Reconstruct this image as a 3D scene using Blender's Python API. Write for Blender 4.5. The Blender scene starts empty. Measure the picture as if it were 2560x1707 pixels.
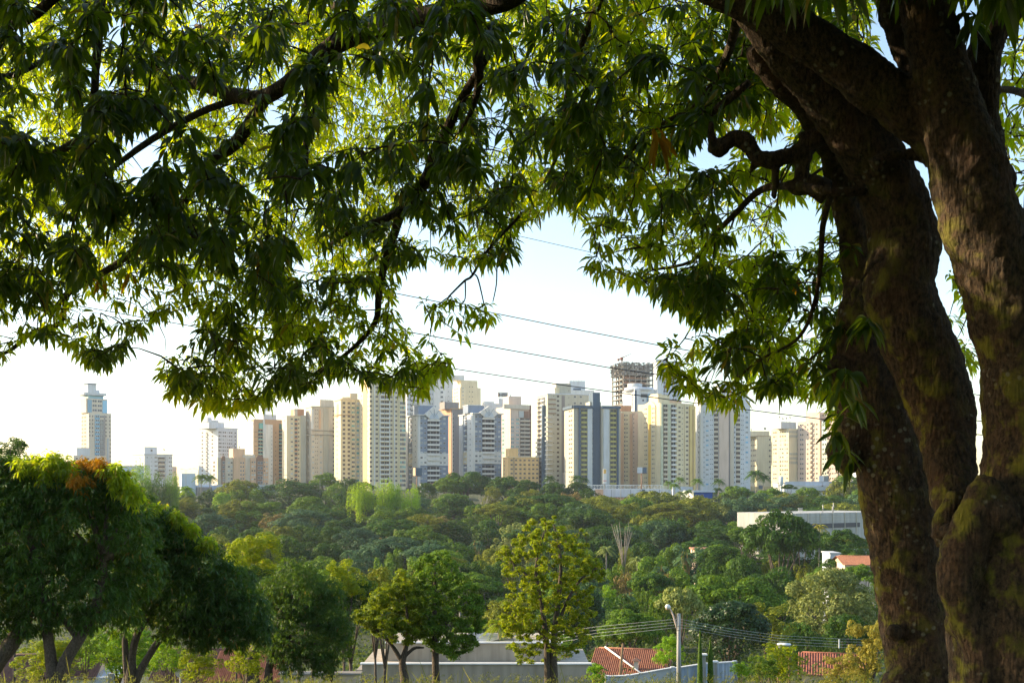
import bpy, math, random
import numpy as np
from mathutils import Vector, Matrix, Euler
R = math.radians
# ------------------------------------------------------------ camera, sky, sun, exposure
F = 2560*40/36.0          # focal length in photo pixels
HZ = 1220.0               # photo row of the horizon
sc = bpy.context.scene
cam = bpy.data.objects.new('camera', bpy.data.cameras.new('camera'))
sc.collection.objects.link(cam); sc.camera = cam
cam.location = (0, 0, 0); cam.rotation_euler = (R(90), 0, 0)
cam.data.lens = 40; cam.data.sensor_width = 36
cam.data.shift_y = (HZ-853.5)/2560
cam.data.clip_start = 0.05; cam.data.clip_end = 20000
SUN_AZ, SUN_EL = 76, 22   # degrees left of the view direction, above the horizon
w = bpy.data.worlds.new('World'); sc.world = w; w.use_nodes = True
nt = w.node_tree; bg = nt.nodes['Background']
sky = nt.nodes.new('ShaderNodeTexSky'); sky.sky_type = 'NISHITA'; sky.sun_disc = False
sky.sun_elevation = R(SUN_EL); sky.sun_rotation = R(-SUN_AZ); sky.air_density = 1.1; sky.dust_density = 0.8; sky.ozone_density = 0.6
nt.links.new(sky.outputs[0], bg.inputs[0]); bg.inputs[1].default_value = 0.15
sl = bpy.data.lights.new('sun', 'SUN'); sl.energy = 4.2; sl.angle = R(0.5); sl.color = (1.0, 0.81, 0.52)
so = bpy.data.objects.new('sun', sl); sc.collection.objects.link(so)
sd = Vector((-math.sin(R(SUN_AZ))*math.cos(R(SUN_EL)), math.cos(R(SUN_AZ))*math.cos(R(SUN_EL)), math.sin(R(SUN_EL))))
so.rotation_euler = sd.to_track_quat('Z', 'Y').to_euler(); so.location = sd*60
sc.view_settings.view_transform = 'Standard'; sc.view_settings.look = 'None'
sc.view_settings.exposure = 1.15; sc.view_settings.gamma = 1
sc.render.engine = 'CYCLES'
try:
    sc.cycles.use_denoising = True; sc.cycles.denoiser = 'OPENIMAGEDENOISE'
    sc.cycles.max_bounces = 8; sc.cycles.diffuse_bounces = 3; sc.cycles.glossy_bounces = 2
    sc.cycles.transmission_bounces = 4; sc.cycles.volume_bounces = 0; sc.cycles.transparent_max_bounces = 4
    sc.cycles.sample_clamp_indirect = 6; sc.cycles.caustics_reflective = False; sc.cycles.caustics_refractive = False
except Exception as e:
    print(e)
rng = np.random.default_rng(7); random.seed(7)

# ------------------------------------------------------------ helpers
def P(px, py, d): return np.array([(px-1280)/F*d, d, (HZ-py)/F*d])
def Q(x, y, d): return P(x*1.0884, y*1.0884, d)    # same, in the 2352 px wide view
COL = sc.collection
def prop(o, label=None, cat=None, group=None, kind=None):
    for k, v in (('label', label), ('category', cat), ('group', group), ('kind', kind)):
        if v: o[k] = v
    return o
def empty(name, loc, label=None, cat=None, group=None, rz=0):
    o = bpy.data.objects.new(name, None); COL.objects.link(o); o.location = [float(c) for c in loc]
    o.rotation_euler = (0, 0, rz); o.empty_display_size = .3
    return prop(o, label, cat, group)
def link(name, me, parent=None, mats=(), loc=None, rot=None, scale=None):
    o = bpy.data.objects.new(name, me); COL.objects.link(o)
    if parent: o.parent = parent
    if loc is not None: o.location = [float(c) for c in loc]
    if rot is not None: o.rotation_euler = rot
    if scale is not None: o.scale = [float(c) for c in scale]
    for m in mats: me.materials.append(m)
    return o
class MB:
    def __init__(s): s.v = []; s.f = []; s.m = []; s.sm = []
    def add(s, vs, fs, mi=0, smooth=False):
        n = len(s.v); s.v += [tuple(float(c) for c in v) for v in vs]
        for f in fs: s.f.append([i+n for i in f]); s.m.append(mi); s.sm.append(smooth)
        return s
    def box(s, a, b, mi=0):
        x0, y0, z0 = a; x1, y1, z1 = b
        v = [(x0,y0,z0),(x1,y0,z0),(x1,y1,z0),(x0,y1,z0),(x0,y0,z1),(x1,y0,z1),(x1,y1,z1),(x0,y1,z1)]
        return s.add(v, [(0,3,2,1),(4,5,6,7),(0,1,5,4),(1,2,6,5),(2,3,7,6),(3,0,4,7)], mi)
    def prism(s, pts, y0, y1, mi=0):      # polygon in x-z, extruded along y
        n = len(pts); v = [(x, y0, z) for x, z in pts]+[(x, y1, z) for x, z in pts]
        f = [tuple(range(n)), tuple(range(2*n-1, n-1, -1))]+[(i, i+n, (i+1) % n+n, (i+1) % n) for i in range(n)]
        return s.add(v, f, mi)
    def tube(s, path, radii, sides=6, mi=0, cap=True, jit=0):
        path = [Vector([float(c) for c in p]) for p in path]; n = len(path); vs = []
        up = Vector((0, 0, 1)) if abs((path[-1]-path[0]).normalized().z) < .9 else Vector((1, 0, 0))
        for i, p in enumerate(path):
            t = (path[min(i+1, n-1)]-path[max(i-1, 0)])
            t = t.normalized() if t.length > 1e-9 else Vector((0, 0, 1))
            a = (up-t*up.dot(t))
            a = a.normalized() if a.length > 1e-6 else t.orthogonal().normalized()
            up = a; b = t.cross(a)
            for k in range(sides):
                th = 2*math.pi*k/sides; r = radii[i]*(1+(random.uniform(-jit, jit) if jit else 0))
                vs.append(p+a*(r*math.cos(th))+b*(r*math.sin(th)))
        fs = [(i*sides+k, i*sides+(k+1) % sides, (i+1)*sides+(k+1) % sides, (i+1)*sides+k) for i in range(n-1) for k in range(sides)]
        if cap: fs += [tuple(range(sides))[::-1], tuple(range((n-1)*sides, n*sides))]
        return s.add(vs, fs, mi, True)
    def mesh(s, name):
        me = bpy.data.meshes.new(name); me.from_pydata(s.v, [], s.f)
        me.polygons.foreach_set('material_index', s.m); me.polygons.foreach_set('use_smooth', s.sm); me.update()
        return me
    def build(s, name, mats, parent=None, **k):
        return link(name, s.mesh(name), parent, mats if isinstance(mats, (list, tuple)) else (mats,), **k)
def npmesh(name, V, Fq):
    me = bpy.data.meshes.new(name); me.vertices.add(len(V)); me.vertices.foreach_set('co', np.asarray(V, np.float32).ravel())
    k = Fq.shape[1]; me.loops.add(Fq.size); me.loops.foreach_set('vertex_index', Fq.astype(np.int32).ravel())
    me.polygons.add(len(Fq)); me.polygons.foreach_set('loop_start', np.arange(0, Fq.size, k, dtype=np.int32))
    me.update(calc_edges=True); return me
def unit(a):
    return a/(np.linalg.norm(a, axis=-1, keepdims=True)+1e-9)
def rhombi(name, pts, nrm, size, aspect=.5, dirs=None, rg=rng, fold=.25):
    """one leaf or leaf spray per point: a folded rhombus facing roughly nrm"""
    n = len(pts); size = np.broadcast_to(size, (n,)).reshape(-1, 1)
    if dirs is None: dirs = rg.normal(size=(n, 3))
    nrm = unit(nrm); a = unit(dirs-nrm*(dirs*nrm).sum(1, keepdims=True)); b = np.cross(nrm, a)
    V = np.stack([pts-a*size*.5, pts+b*size*aspect*.5+nrm*size*fold*.3, pts+a*size*.5-nrm*size*fold*.4, pts-b*size*aspect*.5+nrm*size*fold*.3], 1).reshape(-1, 3)
    return npmesh(name, V, np.arange(4*n).reshape(n, 4))
def lance(name, base, dirn, nrm, L, W, bend, extra=None):
    """long narrow leaves, curved down: base point, direction, face normal, length, width, bend (0..1)"""
    n = len(base); d = unit(dirn); s = unit(np.cross(d, nrm)); u = np.cross(s, d)
    ts = np.array([0, .18, .45, .75, 1.]); ws = np.array([.10, .75, 1., .62, .04]); V = []
    L = np.broadcast_to(L, (n,)).reshape(-1, 1); W = np.broadcast_to(W, (n,)).reshape(-1, 1); bend = np.broadcast_to(bend, (n,)).reshape(-1, 1)
    down = np.array([[0, 0, -1.]])
    for t, wd in zip(ts, ws):
        c = base+d*L*t*(1-.25*bend*t)+down*L*bend*t*t*.55
        V += [c-s*W*wd*.5+u*W*wd*.16, c-u*W*wd*.06, c+s*W*wd*.5+u*W*wd*.16]
    V = np.stack(V, 1); f = []
    for i in range(4):
        for k in range(2): a = i*3+k; f.append([a, a+1, a+4, a+3])
    f = np.array(f); Fq = (f[None]+(np.arange(n)*15)[:, None, None]).reshape(-1, 4)
    return npmesh(name, V.reshape(-1, 3), Fq)

# ------------------------------------------------------------ materials
M = {}
def newmat(name):
    m = bpy.data.materials.new(name); m.use_nodes = True; M[name] = m
    return m, m.node_tree, m.node_tree.nodes['Principled BSDF']
def N(nt, t, **k):
    n = nt.nodes.new(t)
    for a, b in k.items(): setattr(n, a, b)
    return n
def c4(c): return (c[0], c[1], c[2], 1)
def paint(name, c, rough=.75, var=.05, scale=.15, dirt=.06, bump=0, metal=0, c2=None):
    """painted or rendered masonry: slow tone drift, finer mottling and vertical run marks"""
    lum = .3*c[0]+.6*c[1]+.1*c[2]; c = [max(.01, lum+(q-lum)*1.15) for q in c]
    m, nt, p = newmat(name); L = nt.links
    tc = N(nt, 'ShaderNodeTexCoord'); mp = N(nt, 'ShaderNodeMapping'); mp.inputs['Scale'].default_value = (1, 1, .12)
    L.new(tc.outputs['Object'], mp.inputs[0])
    n1 = N(nt, 'ShaderNodeTexNoise'); n1.inputs['Scale'].default_value = scale; n1.inputs['Detail'].default_value = 6
    n2 = N(nt, 'ShaderNodeTexNoise'); n2.inputs['Scale'].default_value = scale*5; n2.inputs['Detail'].default_value = 4
    L.new(tc.outputs['Object'], n1.inputs[0]); L.new(mp.outputs[0], n2.inputs[0])
    r1 = N(nt, 'ShaderNodeValToRGB'); r1.color_ramp.elements[0].position = .3; r1.color_ramp.elements[1].position = .7
    k = 1-var*2; e = c2 or [x*k for x in c]
    r1.color_ramp.elements[0].color = c4(e); r1.color_ramp.elements[1].color = c4(c)
    L.new(n1.outputs[0], r1.inputs[0])
    r2 = N(nt, 'ShaderNodeValToRGB'); r2.color_ramp.elements[0].position = .35; r2.color_ramp.elements[1].position = .6
    g = 1-dirt*1.6; r2.color_ramp.elements[0].color = (g, g*.98, g*.95, 1); r2.color_ramp.elements[1].color = (1, 1, 1, 1)
    L.new(n2.outputs[0], r2.inputs[0])
    mx = N(nt, 'ShaderNodeMix', data_type='RGBA', blend_type='MULTIPLY'); mx.inputs[0].default_value = 1
    L.new(r1.outputs[0], mx.inputs[6]); L.new(r2.outputs[0], mx.inputs[7]); L.new(mx.outputs[2], p.inputs['Base Color'])
    p.inputs['Roughness'].default_value = rough; p.inputs['Metallic'].default_value = metal
    if bump:
        b = N(nt, 'ShaderNodeBump'); b.inputs['Strength'].default_value = bump; L.new(n2.outputs[0], b.inputs['Height']); L.new(b.outputs[0], p.inputs['Normal'])
    return m
def leaf(name, c1, c2, tr, mix=.4, rough=.45, c3=None, f3=.06, spec=.12, glow=1):
    """leaf: random green per leaf, part of the light passes through"""
    m, nt, p = newmat(name); L = nt.links
    g = N(nt, 'ShaderNodeNewGeometry'); oi = N(nt, 'ShaderNodeObjectInfo')
    r = N(nt, 'ShaderNodeValToRGB'); e = r.color_ramp.elements; e[0].color = c4(c1); e[0].position = 0; e[1].color = c4(c2); e[1].position = 1-f3-.01 if c3 else 1
    if c3: x = e.new(1-f3); x.color = c4(c3)
    L.new(g.outputs['Random Per Island'], r.inputs[0])
    hv = N(nt, 'ShaderNodeHueSaturation'); mr = N(nt, 'ShaderNodeMapRange'); mr.inputs[3].default_value = .8; mr.inputs[4].default_value = 1.2
    L.new(oi.outputs['Random'], mr.inputs[0]); L.new(mr.outputs[0], hv.inputs['Value']); L.new(r.outputs[0], hv.inputs['Color'])
    L.new(hv.outputs[0], p.inputs['Base Color']); p.inputs['Roughness'].default_value = rough; p.inputs['Specular IOR Level'].default_value = spec
    t = N(nt, 'ShaderNodeBsdfTranslucent')
    rt = N(nt, 'ShaderNodeValToRGB'); e = rt.color_ramp.elements; e[0].color = c4(tr); e[1].color = c4([tr[0]*1.5, tr[1]*1.15, tr[2]]); e[1].position = 1-f3-.01 if c3 else 1
    if c3: x = e.new(1-f3); x.color = c4([min(.9, q*2.2) for q in c3])
    L.new(g.outputs['Random Per Island'], rt.inputs[0]); L.new(rt.outputs[0], t.inputs[0])
    ms = N(nt, 'ShaderNodeMixShader'); ms.inputs[0].default_value = mix
    L.new(p.outputs[0], ms.inputs[1]); L.new(t.outputs[0], ms.inputs[2]); L.new(ms.outputs[0], nt.nodes['Material Output'].inputs[0])
    return m
paint('cream', (.80, .70, .50)); paint('cream_deep', (.80, .62, .30)); paint('beige', (.68, .60, .49)); paint('white', (.78, .77, .74)); paint('greywhite', (.60, .62, .63))
paint('coolwhite', (.70, .72, .74)); paint('blue', (.27, .32, .41)); paint('paleblue', (.58, .64, .70)); paint('tan', (.58, .40, .26)); paint('brown', (.28, .17, .12)); paint('taupe', (.30, .27, .26))
paint('ochre', (.74, .54, .30)); paint('salmon', (.72, .50, .34)); paint('salmon_deep', (.56, .32, .20)); paint('amber', (.85, .55, .18)); paint('slate', (.09, .13, .18)); paint('putty', (.56, .53, .44))
paint('concrete', (.42, .39, .35), var=.2, dirt=.2, bump=.2); paint('hall_grey', (.46, .46, .44), var=.08, dirt=.12); paint('olive', (.46, .42, .18)); paint('pinkbeige', (.74, .60, .50)); paint('greenish', (.60, .61, .47)); paint('sky_white', (.66, .70, .78)); paint('orange_wall', (.66, .33, .16))
paint('deepblue', (.02, .09, .36)); paint('red', (.55, .05, .03)); paint('rust', (.30, .12, .07)); paint('black', (.02, .02, .022), rough=.5); paint('grey_metal', (.32, .33, .34), rough=.5, metal=.3)
paint('soil', (.30, .16, .10), scale=.8, var=.25, bump=.5); paint('render_wall', (.50, .43, .34), scale=.5, var=.12, dirt=.14, bump=.2); paint('blue_wash', (.52, .57, .62), scale=.8, var=.16, dirt=.35, c2=(.36, .45, .58)); paint('wood', (.25, .16, .09), scale=3)
paint('beige_wall', (.62, .50, .36), scale=.8); paint('tank', (.06, .05, .14), rough=.4); paint('pale', (.80, .80, .78), rough=.5, var=.03, dirt=.05)  # house walls are a warm beige paint
paint('post', (.40, .39, .36), scale=2, dirt=.2)
def glass(name, c, rough=.12):
    m, nt, p = newmat(name); g = N(nt, 'ShaderNodeObjectInfo'); h = N(nt, 'ShaderNodeValToRGB')
    h.color_ramp.elements[0].color = c4([x*.55 for x in c]); h.color_ramp.elements[1].color = c4([x*1.7 for x in c])
    nt.links.new(g.outputs['Random'], h.inputs[0]); nt.links.new(h.outputs[0], p.inputs['Base Color']); p.inputs['Roughness'].default_value = rough
    return m
glass('glass_brown', (.040, .026, .022), .3); glass('glass_grey', (.04, .048, .056), .3); glass('glass_blue', (.10, .30, .46)); glass('glass_green', (.08, .26, .24)); glass('glass_pale', (.34, .37, .38)); glass('recess_shade', (.045, .045, .055), .6)  # last one: flat dark colour standing in for shade inside openings
def tiles(name, c1, c2, s=1.0):
    m, nt, p = newmat(name); L = nt.links; tc = N(nt, 'ShaderNodeTexCoord')
    n = N(nt, 'ShaderNodeTexNoise'); n.inputs['Scale'].default_value = 2.5*s; n.inputs['Detail'].default_value = 8; L.new(tc.outputs['Object'], n.inputs[0])
    r = N(nt, 'ShaderNodeValToRGB'); r.color_ramp.elements[0].color = c4(c1); r.color_ramp.elements[1].color = c4(c2); r.color_ramp.elements[0].position = .3; r.color_ramp.elements[1].position = .7
    L.new(n.outputs[0], r.inputs[0]); L.new(r.outputs[0], p.inputs['Base Color']); p.inputs['Roughness'].default_value = .85
    return m
tiles('tile_red', (.20, .07, .045), (.42, .15, .09)); tiles('tile_brown', (.11, .06, .045), (.25, .13, .09)); tiles('tile_orange', (.32, .13, .07), (.50, .22, .12)); tiles('tile_slate', (.05, .08, .12), (.12, .16, .21))
G3 = (.62, .34, .03)
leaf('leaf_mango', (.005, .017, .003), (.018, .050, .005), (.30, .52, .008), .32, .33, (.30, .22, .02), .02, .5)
leaf('leaf_mango_lit', (.008, .030, .003), (.034, .092, .006), (.68, .90, .006), .55, .36, (.40, .28, .02), .025, .5)  # lit copy of the mango leaf: sunlight put into colour and translucency
leaf('leaf_mango_far', (.012, .045, .006), (.050, .120, .016), (.18, .36, .01), .28, .45, (.22, .15, .02), .012, .3)
leaf('leaf_flush', (.26, .17, .01), (.46, .19, .012), (.60, .34, .01), .35, .5)
leaf('leaf_dark', (.010, .036, .006), (.070, .145, .018), (.14, .30, .01), .18, .5)
leaf('leaf_mid', (.022, .062, .006), (.160, .270, .026), (.26, .46, .01), .2, .5)
leaf('leaf_olive', (.045, .075, .008), (.25, .28, .030), (.36, .42, .01), .2, .55)
leaf('leaf_bright', (.06, .16, .008), (.24, .42, .020), (.36, .60, .01), .3, .5)
leaf('leaf_yellow', (.055, .105, .005), (.19, .24, .008), (.46, .62, .01), .38, .42, (.30, .24, .02), .03)
leaf('leaf_pale', (.09, .13, .030), (.34, .37, .11), (.32, .42, .06), .2, .6)
leaf('leaf_fresh', (.040, .085, .006), (.17, .235, .014), (.38, .52, .01), .3, .42)
leaf('leaf_gloss', (.008, .030, .006), (.032, .075, .014), (.10, .20, .01), .12, .42, None, .06, .35)
leaf('leaf_blue', (.025, .070, .030), (.12, .21, .085), (.12, .24, .05), .15, .5)
leaf('leaf_rust', (.08, .09, .02), (.38, .25, .09), (.3, .28, .05), .2, .6)
leaf('leaf_gold', (.14, .15, .02), (.40, .35, .07), (.50, .46, .06), .3, .55)
leaf('leaf_lime', (.10, .23, .006), (.28, .44, .012), (.45, .70, .01), .4, .45)
leaf('grass_dry', (.07, .11, .02), (.26, .25, .07), (.34, .40, .06), .35, .6)
leaf('grass_under', (.03, .06, .012), (.08, .11, .02), (.16, .24, .02), .3, .6)
def bark(name, c1, c2, s=1, moss=0, bump=.6):
    m, nt, p = newmat(name); L = nt.links; tc = N(nt, 'ShaderNodeTexCoord'); mp = N(nt, 'ShaderNodeMapping'); mp.inputs['Scale'].default_value = (1, 1, .6); L.new(tc.outputs['Object'], mp.inputs[0])
    n = N(nt, 'ShaderNodeTexNoise'); n.inputs['Scale'].default_value = 38*s; n.inputs['Detail'].default_value = 12; n.inputs['Roughness'].default_value = .72; L.new(mp.outputs[0], n.inputs[0])
    r = N(nt, 'ShaderNodeValToRGB'); r.color_ramp.elements[0].color = c4(c1); r.color_ramp.elements[1].color = c4(c2); r.color_ramp.elements[0].position = .38; r.color_ramp.elements[1].position = .66; L.new(n.outputs[0], r.inputs[0])
    col = r.outputs[0]
    if moss:
        def patch(scale, lo, hi, colr, src, mask=None, fac=1):
            q = N(nt, 'ShaderNodeTexNoise'); q.inputs['Scale'].default_value = scale; q.inputs['Detail'].default_value = 7; q.inputs['Roughness'].default_value = .6; L.new(tc.outputs['Object'], q.inputs[0])
            rr = N(nt, 'ShaderNodeMapRange'); rr.inputs[1].default_value = lo; rr.inputs[2].default_value = hi; rr.inputs[4].default_value = fac; L.new(q.outputs[0], rr.inputs[0]); f = rr.outputs[0]
            if mask:
                mm = N(nt, 'ShaderNodeMath', operation='MULTIPLY'); L.new(f, mm.inputs[0]); L.new(mask, mm.inputs[1]); f = mm.outputs[0]
            x = N(nt, 'ShaderNodeMix', data_type='RGBA'); L.new(f, x.inputs[0]); L.new(src, x.inputs[6]); x.inputs[7].default_value = c4(colr); return x.outputs[2]
        g = N(nt, 'ShaderNodeNewGeometry'); sx = N(nt, 'ShaderNodeSeparateXYZ'); L.new(g.outputs['Normal'], sx.inputs[0])
        mk = N(nt, 'ShaderNodeMapRange'); mk.inputs[1].default_value = .1; mk.inputs[2].default_value = -.9; mk.inputs[3].default_value = .15; mk.inputs[4].default_value = 1; L.new(sx.outputs[0], mk.inputs[0])
        sz = N(nt, 'ShaderNodeSeparateXYZ'); L.new(tc.outputs['Object'], sz.inputs[0]); lo = N(nt, 'ShaderNodeMapRange'); lo.inputs[1].default_value = 2.4; lo.inputs[2].default_value = .6; lo.inputs[3].default_value = .12; lo.inputs[4].default_value = 1; L.new(sz.outputs[2], lo.inputs[0])
        ml = N(nt, 'ShaderNodeMath', operation='MULTIPLY'); L.new(mk.outputs[0], ml.inputs[0]); L.new(lo.outputs[0], ml.inputs[1])
        col = patch(3.2, .48, .70, (.12, .055, .03), col, None, .45)
        col = patch(6.5, .50, .62, (.24, .23, .02), col, ml.outputs[0], .95)
        vs = N(nt, 'ShaderNodeTexVoronoi'); vs.inputs['Scale'].default_value = 19; L.new(tc.outputs['Object'], vs.inputs[0]); vm = N(nt, 'ShaderNodeMapRange'); vm.inputs[1].default_value = .34; vm.inputs[2].default_value = .20; L.new(vs.outputs['Distance'], vm.inputs[0])
        col = patch(4, .55, .60, (.33, .31, .22), col, vm.outputs[0], .7)
    L.new(col, p.inputs['Base Color']); p.inputs['Roughness'].default_value = .92
    v = N(nt, 'ShaderNodeTexVoronoi', feature='DISTANCE_TO_EDGE'); v.inputs['Scale'].default_value = 24*s; 
    mp2 = N(nt, 'ShaderNodeMapping'); mp2.inputs['Scale'].default_value = (1.6, 1.6, .3); L.new(tc.outputs['Object'], mp2.inputs[0]); L.new(mp2.outputs[0], v.inputs[0])
    ad = N(nt, 'ShaderNodeMath', operation='ADD'); L.new(n.outputs[0], ad.inputs[0]); L.new(v.outputs[0], ad.inputs[1])
    b = N(nt, 'ShaderNodeBump'); b.inputs['Strength'].default_value = bump; b.inputs['Distance'].default_value = .03/s; L.new(ad.outputs[0], b.inputs['Height']); L.new(b.outputs[0], p.inputs['Normal'])
    return m
bark('bark_mango', (.013, .009, .006), (.150, .094, .054), 1, 1, .9); bark('bark', (.05, .035, .025), (.16, .12, .085), .6); bark('bark_pale', (.20, .17, .13), (.38, .34, .27), .5)
# ------------------------------------------------------------ ground
GD = [0, 7, 11, 13, 18, 30, 60, 90, 130, 180, 240, 300, 380, 450, 520, 600, 700, 900]
GZ = [-1.7, -1.75, -1.97, -2.35, -3.45, -5.9, -11.3, -16.2, -21.5, -27, -28.5, -26, -21.5, -17, -11, -4.5, 1.0, 1.5]
def gz(x, y):
    z = float(np.interp(y, GD, GZ)); k = min(1, max(0, (y-120)/150))*min(1, max(0, (620-y)/60))
    return z+k*(1.8*math.sin(x/47+y/90)+1.2*math.sin(x/23-1+y/31))
def ground():
    ys = list(np.arange(-60, 16, 1.0))+list(np.arange(16, 60, 3))+list(np.arange(60, 640, 10))+[650, 700, 800, 1000, 1500, 2500, 4000, 7000]
    ts = np.linspace(-1, 1, 121); V = []
    for y in ys:
        for t in ts:
            x = t*(45+.95*max(y, 0)); V.append((x, y, gz(x, y)+(.03*math.sin(x*3.1)*math.sin(y*2.3) if y < 16 else 0)))
    n = len(ts); f = np.array([[i*n+j, i*n+j+1, (i+1)*n+j+1, (i+1)*n+j] for i in range(len(ys)-1) for j in range(n-1)])
    m, nt, p = newmat('earth_grass'); L = nt.links; tc = N(nt, 'ShaderNodeTexCoord'); a = N(nt, 'ShaderNodeTexNoise'); a.inputs['Scale'].default_value = .35; a.inputs['Detail'].default_value = 12; L.new(tc.outputs['Object'], a.inputs[0])
    r = N(nt, 'ShaderNodeValToRGB'); e = r.color_ramp.elements; e[0].color = (.02, .035, .008, 1); e[0].position = .35; e[1].color = (.07, .08, .025, 1); e[1].position = .7; L.new(a.outputs[0], r.inputs[0]); L.new(r.outputs[0], p.inputs['Base Color']); p.inputs['Roughness'].default_value = 1
    me = npmesh('ground', np.array(V), f); me.polygons.foreach_set('use_smooth', [True]*len(f))
    prop(link('ground', me, None, (m,)), kind='structure')
ground()

# ------------------------------------------------------------ buildings
def winmesh(name, gm, fm, mull=1):
    b = MB(); t = .07
    b.box((-.5, -.05, -.5), (.5, 0, .5), 0)
    b.box((-.5-t, -.10, -.5-t), (.5+t, -.053, -.5), 1); b.box((-.5-t, -.10, .5), (.5+t, -.053, .5+t), 1)
    b.box((-.5-t, -.10, -.5), (-.5, -.053, .5), 1); b.box((.5, -.10, -.5), (.5+t, -.053, .5), 1)
    if mull: b.box((-.03, -.09, -.5), (.03, -.053, .5), 1)
    me = b.mesh(name); me.materials.append(M[gm]); me.materials.append(M[fm]); return me
WM = {k: winmesh('window_'+k, g, f, m) for k, g, f, m in (('br', 'glass_brown', 'beige', 1), ('gr', 'glass_grey', 'white', 1), ('bl', 'glass_blue', 'greywhite', 1), ('gn', 'glass_green', 'white', 1), ('pl', 'glass_pale', 'white', 1), ('rc', 'recess_shade', 'greywhite', 0))}
def balmesh(name, gm, rail, slab='white'):
    """balcony bay one unit wide, one unit high: dark panel for the shaded opening, slab edge and railing standing out"""
    b = MB(); b.box((-.5, -.06, -.38), (.5, 0, .5), 0); b.box((-.52, -.9, -.5), (.52, 0, -.38), 1); b.box((-.5, -.88, -.379), (.5, -.80, -.10), 2)
    b.box((-.5, -.80, -.379), (-.47, -.062, -.10), 2); b.box((.47, -.80, -.379), (.5, -.062, -.10), 2); b.box((-.02, -.12, -.378), (.02, -.062, .5), 1)
    me = b.mesh(name)
    for q in (gm, slab, rail): me.materials.append(M[q])
    return me
BM = {'wh': balmesh('balcony_w', 'recess_shade', 'white'), 'br': balmesh('balcony_b', 'glass_brown', 'beige', 'beige'), 'gn': balmesh('balcony_g', 'recess_shade', 'glass_green', 'beige'), 'yl': balmesh('balcony_y', 'glass_grey', 'olive', 'olive'), 'cr': balmesh('balcony_c', 'glass_brown', 'white', 'cream'), 'or': balmesh('balcony_o', 'glass_grey', 'orange_wall', 'beige')}
class Bld:
    def __init__(s, name, label, x0, x1, x2, top, d, al, mat, base=1232, cat='apartment tower', group=None, depth=None):
        a = R(al)-math.atan((x1-1280)/F); s.d = d; s.al = R(al); s.C = np.array([(x1-1280)/F*d, d]); s.U = np.array([math.cos(a), math.sin(a)]); s.V = np.array([-math.sin(a), math.cos(a)]); s.x0 = x0
        s.W = s.uF(x2); s.L = s.uL(x0) if x0 < x1-1 else (depth or 18); s.L = min(s.L, 45)
        if depth: s.L = depth
        s.zb = s.z(base); s.e = empty(name, (s.C[0], s.C[1], s.zb), label, cat, group or 'buildings of the city skyline', a)
        s.n = 0
        b = MB(); b.box((0, 0, 0), (s.W, s.L, s.z(top)-s.zb)); b.build('wall', M[mat], s.e)
    def z(s, py): return (HZ-py)/F*s.d
    def ray(s, px, dr):   # distance along dr from the corner where the ray through px crosses
        k = (px-1280)/F; return (k*s.C[1]-s.C[0])/(dr[0]-k*dr[1])
    def uF(s, px): return s.ray(px, s.U)
    def uL(s, px): return s.ray(px, s.V)
    def v(s, name, xa, xb, ta, tb, v0, v1, mat):
        b = MB(); b.box((s.uF(xa), v0, s.z(tb)-s.zb), (s.uF(xb), v1, s.z(ta)-s.zb)); return b.build(name, M[mat], s.e)
    def vl(s, name, xa, xb, ta, tb, out, mat):
        b = MB(); b.box((-out, s.uL(xb), s.z(tb)-s.zb), (.0, s.uL(xa), s.z(ta)-s.zb)); return b.build(name, M[mat], s.e)
    def cap(s, top, mat='white', h=3, out=.5):
        b = MB(); z = s.z(top)-s.zb; b.box((-out, -out, z+.003), (s.W+out, s.L+out, z+h*s.d/F)); return b.build('parapet', M[mat], s.e)
    def put(s, me, name, face, px, py, w, h, dy=1, off=0):
        k = s.d/F; zz = s.z(py)-s.zb
        if face == 'F': return link(name, me, s.e, (), (s.uF(px), -off, zz), None, (w*k/math.cos(s.al), dy, h*k))
        return link(name, me, s.e, (), (-off, s.uL(px), zz), (0, 0, -math.pi/2), (w*k/max(.25, math.sin(s.al)), dy, h*k))
    def w(s, face, xs, y0, y1, n, w, h, kind='br', skip=0, off=0):
        for i in range(n):
            py = y0+(y1-y0)*i/max(1, n-1)
            for x in xs:
                if skip and rng.random() < skip: continue
                kk = kind if isinstance(kind, str) else kind[int(rng.integers(len(kind)))]
                s.put(WM[kk], 'window', face, x, py, w, h, 1, off)
    def b(s, face, x, y0, y1, n, w, h, kind, off=0, dy=1.3):
        for i in range(n): s.put(BM[kind], 'balcony', face, x, y0+(y1-y0)*i/max(1, n-1), w, h, dy, off)
    def ant(s, px, ptop, pbot, v=4, wd=1.2, name='antenna'):
        u = s.uF(px); b = MB(); k = s.d/F; z0 = s.z(pbot)-s.zb; z1 = s.z(ptop)-s.zb
        b.tube([(u, v, z0), (u, v, z1)], [.10, .07], 5); b.box((u-wd*k, v-.15, z1-1.2), (u-wd*k*.3, v+.1, z1-.2)); b.box((u+wd*k*.3, v-.15, z1-1.5), (u+wd*k, v+.1, z1-.4)); b.box((u-wd*k, v-.05, z1-.9), (u+wd*k, v+.02, z1-.7))
        b.build(name, M['grey_metal'], s.e)
    def rack(s, xa, xb, pt, pb, v=4):    # open sign scaffold on a roof
        b = MB(); u0, u1 = s.uF(xa), s.uF(xb); z0, z1 = s.z(pb)-s.zb, s.z(pt)-s.zb; n = 5
        for i in range(n+1):
            u = u0+(u1-u0)*i/n; b.tube([(u, v, z0), (u, v, z1)], [.09, .09], 4)
        for i in range(4):
            z = z0+(z1-z0)*(i+1)/4; b.tube([(u0, v, z), (u1, v, z)], [.07, .07], 4)
        b.build('roof_sign_frame', M['grey_metal'], s.e)

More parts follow.
